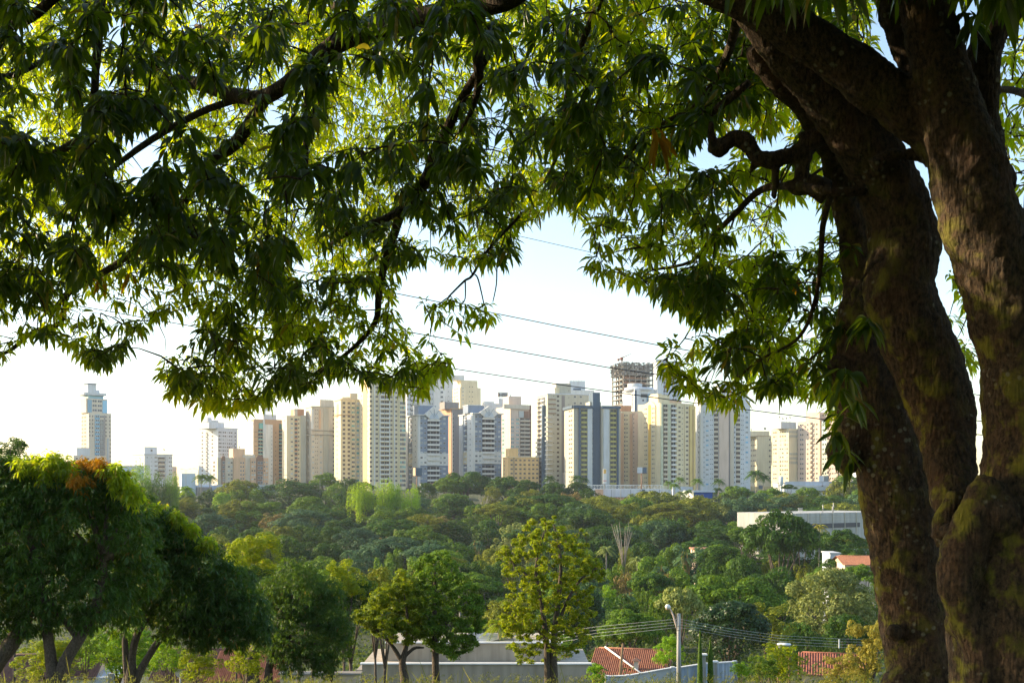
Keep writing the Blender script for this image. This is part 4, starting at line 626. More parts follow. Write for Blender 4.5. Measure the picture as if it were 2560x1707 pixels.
# crowns of the valley: kind, x, top row, width, colour (photo pixels)
T = [
 ('bamboo', 358, 1163, 62, 'leaf_bright', 1), ('bamboo', 332, 1180, 52, 'leaf_bright', 1), ('bamboo', 398, 1188, 60, 'leaf_mid', 1), ('bamboo', 430, 1186, 46, 'leaf_bright', 1), ('bamboo', 352, 1212, 44, 'leaf_mid', .9), ('bamboo', 420, 1215, 60, 'leaf_mid', .9), ('round', 466, 1228, 60, 'leaf_dark', 1),
 ('umbrella', 600, 1203, 128, 'leaf_olive', 1.3), ('round', 556, 1232, 60, 'leaf_bright', .8), ('round', 520, 1226, 56, 'leaf_dark', 1), ('bushy', 590, 1226, 60, 'leaf_mid', .9), ('umbrella', 450, 1264, 118, 'leaf_olive', 1.5), ('round', 560, 1262, 140, 'leaf_dark', .9), ('round', 380, 1240, 90, 'leaf_dark', .8), ('round', 470, 1300, 110, 'leaf_mid', .8),
 ('round', 728, 1203, 200, 'leaf_dark', .75), ('bushy', 692, 1284, 96, 'leaf_rust', .8), ('bushy', 800, 1294, 70, 'leaf_pale', .8), ('round', 640, 1225, 50, 'leaf_mid', 1), ('umbrella', 815, 1184, 80, 'leaf_mid', 1.4), ('round', 872, 1198, 90, 'leaf_dark', .7), ('round', 840, 1212, 80, 'leaf_mid', .8), ('umbrella', 905, 1205, 70, 'leaf_mid', 1),
 ('bamboo', 893, 1216, 58, 'leaf_lime', .8), ('bamboo', 918, 1208, 42, 'leaf_lime', .9), ('bamboo', 962, 1203, 70, 'leaf_lime', .8), ('bamboo', 1025, 1222, 66, 'leaf_lime', .65), ('bamboo', 990, 1214, 56, 'leaf_bright', .8), ('round', 968, 1236, 44, 'leaf_dark', .7),
 ('round', 1065, 1208, 66, 'leaf_dark', .7), ('umbrella', 1165, 1182, 160, 'leaf_dark', 1.3), ('umbrella', 1260, 1194, 120, 'leaf_dark', 1.4), ('umbrella', 1120, 1196, 90, 'leaf_mid', 1.3), ('round', 1130, 1235, 120, 'leaf_mid', .6), ('bushy', 1230, 1218, 56, 'leaf_olive', .8), ('umbrella', 1292, 1220, 66, 'leaf_dark', 1.2), ('umbrella', 1318, 1200, 70, 'leaf_dark', 1.3), ('umbrella', 1384, 1207, 80, 'leaf_dark', 1.6), ('umbrella', 1445, 1206, 74, 'leaf_dark', 1.6), ('umbrella', 1330, 1226, 84, 'leaf_olive', 1.4), ('round', 1470, 1225, 80, 'leaf_dark', .7), ('bushy', 1428, 1232, 70, 'leaf_rust', .6),
 ('umbrella', 1640, 1230, 150, 'leaf_olive', 1.6), ('umbrella', 1510, 1242, 124, 'leaf_olive', 1.5), ('umbrella', 1590, 1246, 130, 'leaf_mid', 1.8), ('umbrella', 1700, 1262, 110, 'leaf_mid', 1.8), ('umbrella', 1420, 1250, 120, 'leaf_mid', 1.7), ('round', 1745, 1246, 34, 'leaf_pale', 1), ('bamboo', 1757, 1244, 30, 'leaf_pale', 1), ('umbrella', 1845, 1216, 86, 'leaf_mid', 1.4), ('umbrella', 1930, 1222, 104, 'leaf_mid', 1.4), ('umbrella', 2015, 1220, 96, 'leaf_mid', 1.4), ('umbrella', 1975, 1236, 120, 'leaf_olive', 1.3), ('umbrella', 2120, 1188, 90, 'leaf_mid', 1.3), ('umbrella', 2115, 1205, 110, 'leaf_olive', 1.6), ('umbrella', 1972, 1211, 42, 'leaf_dark', 1), ('umbrella', 2060, 1240, 110, 'leaf_olive', 1.4), ('umbrella', 2150, 1228, 100, 'leaf_mid', 1.4),
 ('umbrella', 1815, 1254, 80, 'leaf_pale', 1.6), ('umbrella', 1765, 1266, 76, 'leaf_pale', 1.4), ('umbrella', 1900, 1254, 100, 'leaf_dark', 1.2), ('bushy', 1947, 1268, 34, 'leaf_gold', .8), ('bushy', 1908, 1274, 40, 'leaf_gold', .7), ('bushy', 2150, 1266, 40, 'leaf_bright', .9),
 ('round', 1043, 1274, 120, 'leaf_mid', .7), ('umbrella', 1136, 1240, 120, 'leaf_dark', 1.6), ('umbrella', 1280, 1246, 150, 'leaf_olive', 1.5), ('round', 1300, 1272, 150, 'leaf_mid', .7), ('bushy', 1200, 1262, 100, 'leaf_mid', .8), ('bushy', 1370, 1270, 110, 'leaf_olive', .7), ('round', 1480, 1274, 120, 'leaf_mid', .8), ('bushy', 1390, 1300, 90, 'leaf_dark', .9), ('umbrella', 1500, 1290, 140, 'leaf_mid', 1.6), ('umbrella', 1620, 1290, 140, 'leaf_olive', 1.7), ('round', 1560, 1310, 120, 'leaf_dark', .8), ('round', 1680, 1306, 110, 'leaf_dark', .8),
 ('round', 930, 1270, 130, 'leaf_dark', .6), ('round', 880, 1250, 80, 'leaf_olive', .6), ('round', 850, 1300, 130, 'leaf_dark', .8), ('round', 960, 1300, 140, 'leaf_dark', .8), ('bushy', 1080, 1290, 110, 'leaf_rust', .7), ('round', 1130, 1304, 130, 'leaf_dark', .8), ('round', 1220, 1300, 100, 'leaf_dark', .8), ('round', 1020, 1334, 130, 'leaf_dark', .9), ('round', 760, 1316, 120, 'leaf_dark', .9), ('round', 640, 1322, 120, 'leaf_dark', .9), ('round', 560, 1318, 110, 'leaf_dark', .8), ('round', 720, 1362, 130, 'leaf_blue', .8), ('round', 820, 1360, 130, 'leaf_dark', .8), ('round', 920, 1372, 120, 'leaf_blue', .8),
 ('bushy', 1000, 1325, 44, 'leaf_pale', 1), ('bushy', 956, 1345, 40, 'leaf_rust', 1.1), ('bushy', 1115, 1352, 60, 'leaf_mid', .9), ('bushy', 1060, 1376, 80, 'leaf_mid', .9), ('bushy', 990, 1376, 60, 'leaf_mid', .9), ('bushy', 1140, 1382, 40, 'leaf_rust', 1.4), ('round', 1170, 1378, 90, 'leaf_dark', .9), ('bushy', 1190, 1440, 60, 'leaf_mid', 1), ('bushy', 960, 1398, 70, 'leaf_mid', .9),
 ('bushy', 1282, 1312, 108, 'leaf_pale', 1.5), ('round', 1380, 1340, 110, 'leaf_dark', 1), ('round', 1450, 1350, 120, 'leaf_dark', 1), ('round', 1610, 1360, 130, 'leaf_dark', .8), ('round', 1500, 1350, 110, 'leaf_dark', .9), ('bushy', 1480, 1380, 64, 'leaf_mid', .9), ('bushy', 1566, 1372, 54, 'leaf_olive', .9), ('bushy', 1450, 1410, 80, 'leaf_mid', .9), ('bushy', 1540, 1416, 70, 'leaf_mid', 1), ('bushy', 1560, 1440, 80, 'leaf_rust', .9), ('bushy', 1660, 1440, 66, 'leaf_rust', .9), ('bushy', 1610, 1452, 90, 'leaf_mid', .9), ('round', 1518, 1468, 70, 'leaf_bright', .8), ('bushy', 1470, 1470, 80, 'leaf_mid', .9), ('bushy', 1640, 1490, 80, 'leaf_mid', .9), ('round', 1700, 1420, 90, 'leaf_dark', .8), ('round', 1780, 1410, 110, 'leaf_dark', .8), ('round', 1860, 1420, 100, 'leaf_dark', .7),
 ('round', 1780, 1304, 124, 'leaf_dark', .8), ('layered', 1925, 1384, 100, 'leaf_dark', 1), ('round', 2110, 1440, 90, 'leaf_mid', .8), ('bushy', 2010, 1412, 70, 'leaf_olive', .8), ('bushy', 1926, 1404, 62, 'leaf_olive', .8), ('layered', 2090, 1308, 90, 'leaf_dark', 1.2), ('layered', 2150, 1312, 90, 'leaf_dark', 1.1), ('umbrella', 2140, 1345, 90, 'leaf_olive', 1.2), ('layered', 2090, 1356, 110, 'leaf_dark', 1.1), ('bushy', 2190, 1438, 80, 'leaf_mid', 1.1), ('bushy', 2130, 1415, 80, 'leaf_olive', .8),
]
for q in T: tree(q[0], q[1], q[2], q[3], q[4], 425 if q[0] == 'bamboo' and q[1] < 1100 else None, q[5], trunk='bark' if q[4] != 'leaf_pale' else 'bark_pale')
rg = np.random.default_rng(21)
for i in range(135):     # the trees between the ones picked out above
    top = float(rg.choice([1245, 1262, 1280, 1300, 1322, 1345, 1370, 1400, 1430, 1465, 1500, 1535])+rg.uniform(-8, 8)); px = float(rg.uniform(330, 2190)); dd = float(np.interp(top, [1245, 1345, 1440, 1540], [440, 285, 180, 118]))
    if top > 1450 and (px < 1200 or px > 1560): continue
    tree(str(rg.choice(['round', 'bushy', 'bushy', 'umbrella', 'round'])), px, top, float(rg.uniform(115, 190)), str(rg.choice(['leaf_dark', 'leaf_dark', 'leaf_mid', 'leaf_olive', 'leaf_blue'])), dd, float(rg.uniform(.7, 1.1)), 9500)
# larger named trees of the middle distance
tree('umbrella', 1951, 1284, 198, 'leaf_dark', 225, 1.9, 9500, 'wide dark domed tree in front of the concrete hall')
tree('umbrella', 1818, 1445, 275, 'leaf_mid', 135, 1.25, 9500, 'broad green dome tree with glowing edge, behind the street light on the right')
tree('round', 2075, 1428, 270, 'leaf_pale', 150, .85, 9500, 'big pale-topped tree beside the mango trunk, above the red tiled roof')
tree('umbrella', 1700, 1470, 120, 'leaf_pale', 120, 2.0, 5200, 'pale leafy tree just behind the street light head')
tree('round', 1828, 1508, 230, 'leaf_gloss', 80, 1.0, 9500, 'glossy dark round tree right of the street light, behind the two columnar cypresses')
tree('bushy', 1925, 1512, 140, 'leaf_olive', 95, .9, 5200, 'feathery yellow-green tree between the glossy dark tree and the water tank')
tree('umbrella', 1568, 1528, 170, 'leaf_mid', 112, 1.5, 9500, 'low spreading tree with visible limbs, left of the street light')
tree('bushy', 1672, 1590, 90, 'leaf_bright', 88, .9, 5200, 'bright green shrub at the foot of the street light')
tree('round', 2000, 1560, 130, 'leaf_dark', 120, .8, 5200, 'dark shaded tree behind the power wires above the red tiled roof')
tree('round', 2120, 1540, 150, 'leaf_dark', 125, .8, 5200, 'dark tree behind the power wires beside the mango trunk')
tree('bushy', 640, 1338, 170, 'leaf_yellow', 66, .75, 9500, 'yellow-topped tree rising behind the dense weeping tree')
tree('bushy', 590, 1352, 80, 'leaf_yellow', 62, 1, 5200, 'small yellow-green top left of the larger yellow-topped tree')
tree('bushy', 860, 1402, 130, 'leaf_yellow', 64, .9, 9500, 'yellow-tipped tree left of the leaning central tree')
tree('bushy', 940, 1420, 110, 'leaf_olive', 68, .9, 5200, 'olive tree with orange tips behind the leaning central tree')
tree('bushy', 780, 1425, 110, 'leaf_mid', 58, 1, 9500, 'dark green tree with yellow top above the weeping tree right side')
tree('bushy', 1945, 1612, 140, 'leaf_yellow', 54, .8, 5200, 'yellow-green tree under the purple water tank')
tree('bushy', 1850, 1655, 60, 'leaf_bright', 45, .7, 5200, 'bright green bush right of the columnar cypresses', name='green_bush', cat='bush')
tree('bushy', 1905, 1640, 90, 'leaf_mid', 50, .7, 5200, 'mid green bush left of the red tiled roof', name='green_bush', cat='bush')
tree('bushy', 2175, 1555, 150, 'leaf_gold', 34, 1.15, 9500, 'golden feathery bush against the foot of the mango trunk', name='golden_bush', cat='bush')
tree('bushy', 2100, 1640, 110, 'leaf_gold', 33, .8, 5200, 'low golden bush right of the red tiled roof', name='golden_bush', cat='bush')
tree('bushy', 1490, 1660, 60, 'leaf_bright', 30, .95, 2600, 'small bright shrub before the terracotta roof end', name='green_bush', cat='bush')
tree('bushy', 1410, 1590, 120, 'leaf_mid', 80, .8, 5200, 'bush behind the grey wall right of the tall olive tree')
tree('bushy', 1180, 1560, 110, 'leaf_mid', 85, .8, 5200, 'bush behind the grey wall between the two central trees')
tree('bushy', 300, 1560, 220, 'leaf_bright', 48, .7, 9500, 'sunlit bush seen under the mango crowns on the left')
tree('bushy', 120, 1600, 180, 'leaf_yellow', 45, .6, 9500, 'yellow sunlit bush behind the leftmost trunks')
tree('bushy', 215, 1560, 90, 'leaf_mid', 38, 1.1, 5200, 'small tree between the leftmost trunks')
tree('bushy', 500, 1620, 130, 'leaf_yellow', 36, .7, 5200, 'ivy-like yellow bush before the brown roofs')
tree('bushy', 420, 1590, 110, 'leaf_bright', 40, .9, 5200, 'bright bush right of the forked left trunks')
tree('bushy', 830, 1530, 120, 'leaf_mid', 40, 1.1, 5200, 'bluish green young tree left of the leaning central tree')
tree('bushy', 610, 1610, 100, 'leaf_yellow', 33, .9, 5200, 'sunlit creeper bush at the foot of the weeping tree')
tree('bushy', 35, 1098, 110, 'leaf_dark', 62, 1.1, 5200, 'thin-topped dark tree sticking up at the left edge')
def bare(px, top, wpx, label, d=None, mat='bark_pale'):
    d = d or dist_for(top); x = (px-1280)/F*d; g0 = gz(x, d); zt = (HZ-top)/F*d-g0; w = wpx/F*d; e = empty('bare_tree', (x, d, g0), label, 'bare tree'); g = MB()
    for i in range(14):
        a = random.uniform(0, 6.28); r = random.uniform(.2, .5)*w; g.tube([(0, 0, zt*.35), (r*.3*math.cos(a), r*.3*math.sin(a), zt*.65), (r*math.cos(a), r*math.sin(a), zt*random.uniform(.85, 1.02))], [.09, .07, .03], 4)
    g.build('limbs', M[mat], e); g = MB(); g.tube([(0, 0, -.2), (0, 0, zt*.37)], [.22, .16], 6); g.build('trunk', M[mat], e)
bare(1560, 1308, 70, 'leafless grey branches standing above the scrub right of the tallest olive tree', 262); bare(1150, 1420, 40, 'dead grey stems on the slope left of the tallest olive tree', 210); bare(1210, 1236, 36, 'pale bare stems under the small yellow-olive tree', 455)
for q in (('round', 620, 1420, 200, 'leaf_dark', 63, 'broad mid green tree under the larger yellow top'), ('round', 745, 1440, 170, 'leaf_dark', 60, 'dark tree between the yellow top and the weeping tree'), ('round', 880, 1440, 170, 'leaf_dark', 66, 'dark shaded tree behind the leaning central tree'), ('bushy', 960, 1480, 130, 'leaf_mid', 64, 'mid green bush between the leaning tree and the grey wall'),
    ('umbrella', 2152, 1414, 110, 'leaf_mid', 188, 'mid green tree half hiding the red roofed house beside the trunk'), ('umbrella', 2090, 1397, 70, 'leaf_dark', 212, 'small dark tree half hiding the little white house'), ('umbrella', 1900, 1326, 100, 'leaf_mid', 285, 'mid green tree against the sunlit end of the concrete hall'), ('umbrella', 2055, 1332, 110, 'leaf_dark', 290, 'dark tree under the dark opening of the concrete hall'), ('umbrella', 1848, 1318, 60, 'leaf_mid', 292, 'small green tree at the left corner of the concrete hall'), ('umbrella', 1868, 1322, 90, 'leaf_dark', 250, 'low dark tree hiding the left foot of the concrete hall'), ('umbrella', 2000, 1330, 110, 'leaf_mid', 262, 'mid green tree hiding the middle foot of the concrete hall'), ('umbrella', 2110, 1326, 120, 'leaf_dark', 268, 'dark tree hiding the right foot of the concrete hall'), ('umbrella', 1800, 1366, 120, 'leaf_dark', 232, 'dark tree in front of the pink-beige house'), ('round', 1860, 1395, 120, 'leaf_dark', 205, 'shaded tree below the wide dark dome')):
    tree(q[0], q[1], q[2], q[3], q[4], q[5], 1.3 if q[0] == 'umbrella' else .9, 9500, q[6])
# labels that tell the remaining trees apart
LM = [(0, 'at left edge'), (300, 'under the grey block'), (440, 'under the windowless hall'), (545, 'under the tan block'), (640, 'under the brown tower'), (720, 'under the beige towers'), (800, 'under the banded tower'), (880, 'under the tallest tower'), (1000, 'under the left gable'), (1110, 'under the right gable'), (1225, 'under the ochre block'), (1335, 'under the grey-beige tower'), (1450, 'under the blue slab'), (1550, 'under the salmon tower'), (1640, 'under the yellow tower'), (1730, 'under the blue shed'), (1800, 'under the white-grey tower'), (1890, 'under the banded block'), (2000, 'under the pinkish towers'), (2080, 'beside the trunk')]
RW = [(1215, 'on the skyline'), (1245, 'near the top'), (1290, 'high up'), (1345, 'mid slope'), (1400, 'on the lower slope'), (9999, 'near the valley floor')]
TN = dict(leaf_dark='dark green', leaf_mid='mid green', leaf_olive='olive green', leaf_bright='bright green', leaf_lime='lime green', leaf_pale='pale dusty green', leaf_rust='brownish green', leaf_gold='golden', leaf_blue='bluish green', leaf_yellow='yellow-green', leaf_gloss='dark green')
KN = dict(round='round-crowned tree', umbrella='flat-topped tree', bushy='ragged bushy tree', bamboo='plume-like bamboo clump', layered='layered spreading tree')
seen = {}
for t in TREES:
    if not t[5]:
        lb = TN[t[2]]+' '+KN[t[1]]+' '+[b for a, b in RW if t[4] < a][0]+', '+[b for a, b in LM if t[3] >= a][-1]; seen.setdefault(lb, []).append(t)
for lb, ts in seen.items():
    ts.sort(key=lambda t: t[3])
    for i, t in enumerate(ts): t[0]['label'] = lb if len(ts) == 1 else lb+((', left one' if i == 0 else ', right one') if len(ts) == 2 else (', left one', ', middle one', ', right one', ', rightmost one')[min(i, 3)])
# undergrowth of the valley: one countless mass
n = 260000; rg = np.random.default_rng(5); y = 95+470*rg.random(n)**.8; x = rg.uniform(-1, 1, n)*y*.72
cl = 1.6+1.6*np.sin(x/6.1+y/9)*np.sin(y/7.3-x/11)+1.0*np.sin(x/2.7)*np.sin(y/3.1); hh = np.clip(cl, .1, 4)*rg.uniform(.3, 1.1, n)
z = np.array([gz(a, b) for a, b in zip(x, y)])+hh*np.clip((590-y)/60, .1, 1)
me = rhombi('undergrowth', np.stack([x, y, z], 1), rg.normal(size=(n, 3))*.6+[-.2, -.3, .8], .22+y*.0019*rg.uniform(.5, 1.4, n), .6, None, rg)
prop(link('undergrowth', me, None, (M['grass_under'],)), 'low dark green scrub filling the valley floor between the trees', 'scrub', kind='stuff')
# ------------------------------------------------------------ trees built limb by limb
def inpoly(px, py, poly):
    ins = np.zeros(len(px), bool); n = len(poly)
    for i in range(n):
        x0, y0 = poly[i]; x1, y1 = poly[(i+1) % n]
        c = ((y0 > py) != (y1 > py)) & (px < (x1-x0)*(py-y0)/((y1-y0) or 1e-9)+x0); ins ^= c
    return ins
def sample_poly(poly, n, rg):
    a = np.array(poly, float); lo, hi = a.min(0), a.max(0); X = np.zeros((0, 2))
    while len(X) < n:
        p = rg.uniform(lo, hi, (n*2, 2)); X = np.vstack([X, p[inpoly(p[:, 0], p[:, 1], poly)]])
    return X[:n]
def P3(a, d, s=1.0): return np.stack([(a[:, 0]*s-1280)/F*d, d, (HZ-a[:, 1]*s)/F*d], 1)
def connect(tips, nodes, mb, r0=.006, k=.010, sag=.12, sides=4, rg=rng, seg=3):
    """grow a twig from the nearest wood to every tip; earlier twigs carry later ones"""
    N_ = np.array(nodes, float); order = np.argsort([((N_-t)**2).sum(1).min() for t in tips]); dirs = np.zeros((len(tips), 3)); cap = len(N_)+len(tips)*seg; A = np.zeros((cap, 3)); A[:len(N_)] = N_; m = len(N_)
    for i in order:
        t = tips[i]; j = int(((A[:m]-t)**2).sum(1).argmin()); s = A[j]; L = np.linalg.norm(t-s); mid = (s+t)/2+rg.normal(size=3)*L*.10+np.array([0, 0, sag*L])
        path = [s]+[(1-u)**2*s+2*u*(1-u)*mid+u*u*t for u in np.linspace(0, 1, seg+1)[1:]]
        rb = min(.03, r0+k*L); mb.tube(path, list(np.linspace(rb, r0*.5, seg+1)), sides, 0, False); dirs[i] = unit(path[-1]-path[-2])
        A[m:m+seg] = path[1:]; m += seg
    return dirs
def rosettes(name, tips, dirs, nl, Lr, Wf, droop, mat, parent, rg=rng, bend=(.3, 1.0), spread=.03):
    k = rg.integers(nl[0], nl[1]+1, len(tips)); idx = np.repeat(np.arange(len(tips)), k); n = len(idx); D = dirs[idx]
    rad = unit(rg.normal(size=(n, 3))*[1, 1, .55]); d = unit(rad+D*.35+np.array([0, 0, -droop])*rg.uniform(.3, 1.4, (n, 1)))
    base = tips[idx]+rad*spread-D*rg.uniform(0, .07, (n, 1)); nr = unit(np.array([0, 0, 1.])+rg.normal(size=(n, 3))*.45); L = rg.uniform(Lr[0], Lr[1], n)
    me = lance(name, base, d, nr, L, L*rg.uniform(Wf*.8, Wf*1.2, n), rg.uniform(bend[0], bend[1], n)); me.polygons.foreach_set('use_smooth', [True]*len(me.polygons)); return link(name, me, parent, (M[mat],))
# --- the great mango in the foreground
mango = empty('mango_tree', (2.7, 6.7, -1.75), 'huge old mango tree filling the right edge, its branches arching over the view', 'tree')
inv = Vector((-2.7, -6.7, 1.75))
def hang(o): o.parent = mango; o.location = inv; return o
def stem(g, pts, d, sides=18, jit=.0):      # x, y, radius in photo pixels (optional own depth)
    path = [P(p[0], p[1], p[3] if len(p) > 3 else d) for p in pts]; rad = [p[2]/F*(p[3] if len(p) > 3 else d) for p in pts]
    # resample smoothly
    n = len(path); out = []; ro = []
    for i in range(n-1):
        p0, p1, p2, p3 = path[max(i-1, 0)], path[i], path[i+1], path[min(i+2, n-1)]
        for u in (0, .25, .5, .75): out.append(.5*((2*p1)+(-p0+p2)*u+(2*p0-5*p1+4*p2-p3)*u*u+(-p0+3*p1-3*p2+p3)*u**3)); ro.append(rad[i]*(1-u)+rad[i+1]*u)
    out.append(path[-1]); ro.append(rad[-1]); g.tube(out, ro, sides, 0, True, jit); return out
g = MB()
stem(g, [(2345, 1990, 125), (2322, 1830, 105), (2311, 1707, 92), (2282, 1517, 84), (2262, 1378, 86), (2240, 1250, 88), (2222, 1147, 90), (2188, 1040, 88), (2160, 920, 80), (2148, 800, 54), (2154, 720, 48), (2150, 640, 45), (2128, 549, 42), (2098, 450, 36), (2074, 370, 31, 7.5), (2040, 290, 38, 7.3), (1950, 190, 38, 7.1), (1890, 110, 34, 7)], 7.6)
stem(g, [(2490, 1490, 70, 6.45), (2430, 1380, 58, 6.5), (2392, 1290, 50, 6.65), (2382, 1210, 56, 6.8), (2372, 1120, 64, 6.9), (2358, 1031, 80, 7.0), (2318, 916, 88, 7.05), (2270, 800, 88, 7.05), (2246, 713, 88, 7.05), (2262, 640, 84, 7.05), (2252, 549, 82, 7.05), (2208, 440, 78, 7.0), (2150, 350, 70, 6.95), (2080, 262, 57, 6.9), (1985, 165, 46, 6.85), (1933, 100, 42, 6.8), (1880, 30, 40, 6.8), (1820, -60, 40, 6.8), (1740, -160, 34, 6.8)], 7.0)
stem(g, [(2600, 1990, 230), (2570, 1830, 195), (2550, 1707, 170), (2545, 1517, 165), (2560, 1378, 160), (2576, 1280, 140), (2592, 1147, 126), (2566, 945, 108), (2548, 860, 102), (2502, 713, 98), (2450, 549, 98), (2422, 439, 96), (2385, 310, 82), (2352, 186, 70), (2316, 0, 61), (2292, -120, 55), (2270, -300, 45), (2230, -480, 36)], 6.3)
stem(g, [(2480, 1200, 40), (2450, 1260, 44), (2425, 1330, 50), (2402, 1400, 54), (2398, 1480, 50), (2425, 1560, 44), (2455, 1640, 44), (2470, 1780, 60), (2480, 1960, 90)], 6.12)
stem(g, [(2395, 1230, 26), (2370, 1290, 28), (2352, 1335, 24), (2360, 1370, 18)], 6.5)
stem(g, [(2370, 390, 60), (2314, 307, 64), (2194, 219, 62), (2057, 121, 58), (1919, 38, 52), (1810, -27, 48), (1690, -90, 44)], 6.45)
stem(g, [(2500, 480, 40), (2462, 330, 44), (2450, 230, 44), (2465, 120, 42), (2505, 40, 42), (2570, -20, 40), (2680, -110, 34)], 6.6)
stem(g, [(2330, 310, 40), (2300, 230, 36), (2262, 120, 36), (2222, 0, 36), (2190, -130, 32)], 6.85)
stem(g, [(2180, 420, 26), (2228, 390, 18), (2285, 386, 15), (2350, 405, 20)], 6.75)
for k_ in ([(2085, 320, 30), (2035, 350, 27), (1990, 385, 22), (1936, 398, 22), (1900, 396, 20), (1880, 375, 19), (1858, 352, 20), (1830, 346, 17), (1806, 368, 23), (1785, 368, 17), (1778, 335, 12), (1776, 300, 8)], [(2020, 330, 24), (2010, 400, 19), (1998, 450, 14), (1990, 490, 6)], [(1940, 400, 12), (1938, 450, 9), (1935, 500, 4)], [(1900, 395, 15), (1878, 425, 10), (1872, 450, 4)], [(2070, 480, 34), (2030, 462, 26), (1990, 470, 14), (1965, 455, 8)]): stem(g, k_, 7.2, 12)
stem(g, [(2128, 775, 9), (2139, 735, 10), (2155, 697, 9), (2177, 664, 9), (2212, 645, 7)], 6.78, 8)
for x, y, r, d in ((2108, 1130, 42, 7.5), (2118, 1165, 28, 7.45), (2135, 1080, 46, 7.5), (2098, 920, 32, 7.5), (2375, 1330, 28, 6.4), (2400, 1560, 36, 6.2), (2236, 1580, 24, 7.4), (2500, 1290, 60, 6.1), (2250, 1710, 50, 7.5)):
    c = P(x, y, d); q = r/F*d; g.tube([c+[0, 0, -q], c+[0, 0, -q*.5], c+[0, 0, 0], c+[0, 0, q*.5], c+[0, 0, q]], [q*.3, q*.87, q, q*.87, q*.3], 12)
tmp = g.build('trunk_raw', M['bark_mango'])
for nm, kw in (('REMESH', dict(mode='VOXEL', voxel_size=.015, use_smooth_shade=True)), ('SMOOTH', dict(factor=.8, iterations=6))):
    md = tmp.modifiers.new(nm, nm)
    for a, v in kw.items(): setattr(md, a, v)
for sz, st in ((.20, .05), (.06, .022), (.022, .012)):
    tx = bpy.data.textures.new('lumps', 'CLOUDS'); tx.noise_scale = sz; tx.noise_depth = 2; md = tmp.modifiers.new('D', 'DISPLACE'); md.texture = tx; md.strength = st; md.mid_level = .5
dg = bpy.context.evaluated_depsgraph_get(); me = bpy.data.meshes.new_from_object(tmp.evaluated_get(dg)); bpy.data.objects.remove(tmp); me.name = 'trunk'
me.polygons.foreach_set('use_smooth', [True]*len(me.polygons)); me.materials.clear(); hang(link('trunk', me, None, (M['bark_mango'],)))
S2 = 1.0884; nodes = []
def limb(pts, name='branch', sides=10):
    g = MB(); out = stem(g, [(p[0]*S2, p[1]*S2, p[3]*S2, p[2]) for p in pts], 9, sides, .05); nodes.extend(out[::2]); return hang(g.build(name, M['bark_mango']))
limb([(1663, -25, 6.45, 44), (1550, -85, 7.1, 38), (1400, -110, 7.8, 33), (1250, -60, 8.3, 28), (1160, 0, 8.6, 26), (1060, 22, 8.9, 25), (980, 38, 9.1, 24), (900, 55, 9.3, 24), (830, 75, 9.5, 24), (780, 98, 9.6, 23), (740, 125, 9.7, 22), (700, 160, 9.9, 20), (650, 200, 10.1, 18), (600, 226, 10.3, 18), (560, 222, 10.5, 18), (520, 215, 10.6, 17), (480, 200, 10.7, 16), (440, 190, 10.9, 15), (400, 186, 11, 13), (355, 200, 11.2, 9), (320, 175, 11.5, 6), (270, 150, 11.8, 4)])
limb([(605, 232, 10.3, 15), (575, 280, 10.3, 15), (545, 325, 10.4, 15), (500, 360, 10.6, 14), (460, 400, 10.8, 13), (430, 450, 11, 12), (400, 490, 11.2, 11), (340, 540, 11.4, 10), (290, 590, 11.6, 8), (230, 630, 11.8, 8), (160, 670, 12, 8), (120, 710, 12.1, 6), (60, 700, 12.2, 4), (0, 690, 12.3, 3)])
limb([(150, 675, 12, 6), (140, 740, 12, 6), (80, 760, 11.9, 5), (30, 800, 11.8, 5), (-10, 820, 11.8, 4)])
limb([(1105, 10, 8.7, 14), (1100, 80, 8.8, 13), (1098, 140, 8.8, 12), (1100, 190, 8.9, 10), (1085, 250, 9.1, 6), (1060, 300, 9.4, 4)])
limb([(1120, 130, 8.8, 8), (1060, 230, 9.2, 11), (1025, 300, 9.5, 12), (1000, 350, 9.8, 14), (985, 400, 10, 14), (955, 450, 10.2, 14), (925, 480, 10.3, 12), (905, 540, 10.4, 10), (885, 600, 10.5, 9), (870, 680, 10.6, 8), (862, 740, 10.7, 7), (810, 800, 10.8, 5), (740, 850, 10.9, 4), (650, 890, 11, 3)])
limb([(952, 458, 10.2, 9), (925, 478, 10.2, 9), (890, 500, 10.3, 9), (850, 515, 10.4, 8), (820, 525, 10.5, 6), (760, 560, 10.8, 4)])
limb([(712, 150, 9.9, 8), (705, 240, 9.95, 7), (703, 320, 10, 7), (703, 400, 10, 6), (712, 480, 10, 4)])
limb([(250, -80, 9.4, 9), (237, -20, 9.5, 9), (228, 80, 9.6, 9), (220, 160, 9.7, 9), (215, 230, 9.8, 9), (200, 300, 10, 9), (150, 340, 10.3, 9), (60, 380, 10.6, 8), (-20, 400, 10.9, 6)])
limb([(180, -60, 8.7, 12), (130, -10, 8.8, 12), (70, 40, 9, 12), (0, 70, 9.2, 12), (-80, 110, 9.4, 10)])
limb([(-40, 185, 9.5, 8), (40, 170, 9.6, 7), (120, 130, 9.8, 5), (190, 120, 10, 4)])
limb([(560, 225, 10.6, 8), (480, 250, 10.8, 8), (400, 290, 11, 8), (350, 320, 11, 8), (300, 355, 11, 7), (240, 400, 11.2, 5)])
limb([(2000, 440, 6.95, 10), (1900, 440, 6.9, 11), (1830, 428, 7.2, 10), (1750, 435, 7.8, 8), (1690, 490, 8.2, 7), (1640, 540, 8.6, 6), (1590, 600, 9, 4), (1500, 620, 9.4, 3)])
limb([(1910, 440, 6.95, 8), (1890, 520, 7.4, 7), (1885, 600, 7.6, 6), (1870, 700, 7.8, 5), (1830, 780, 8, 4), (1740, 830, 8.3, 3), (1660, 900, 8.5, 3)])
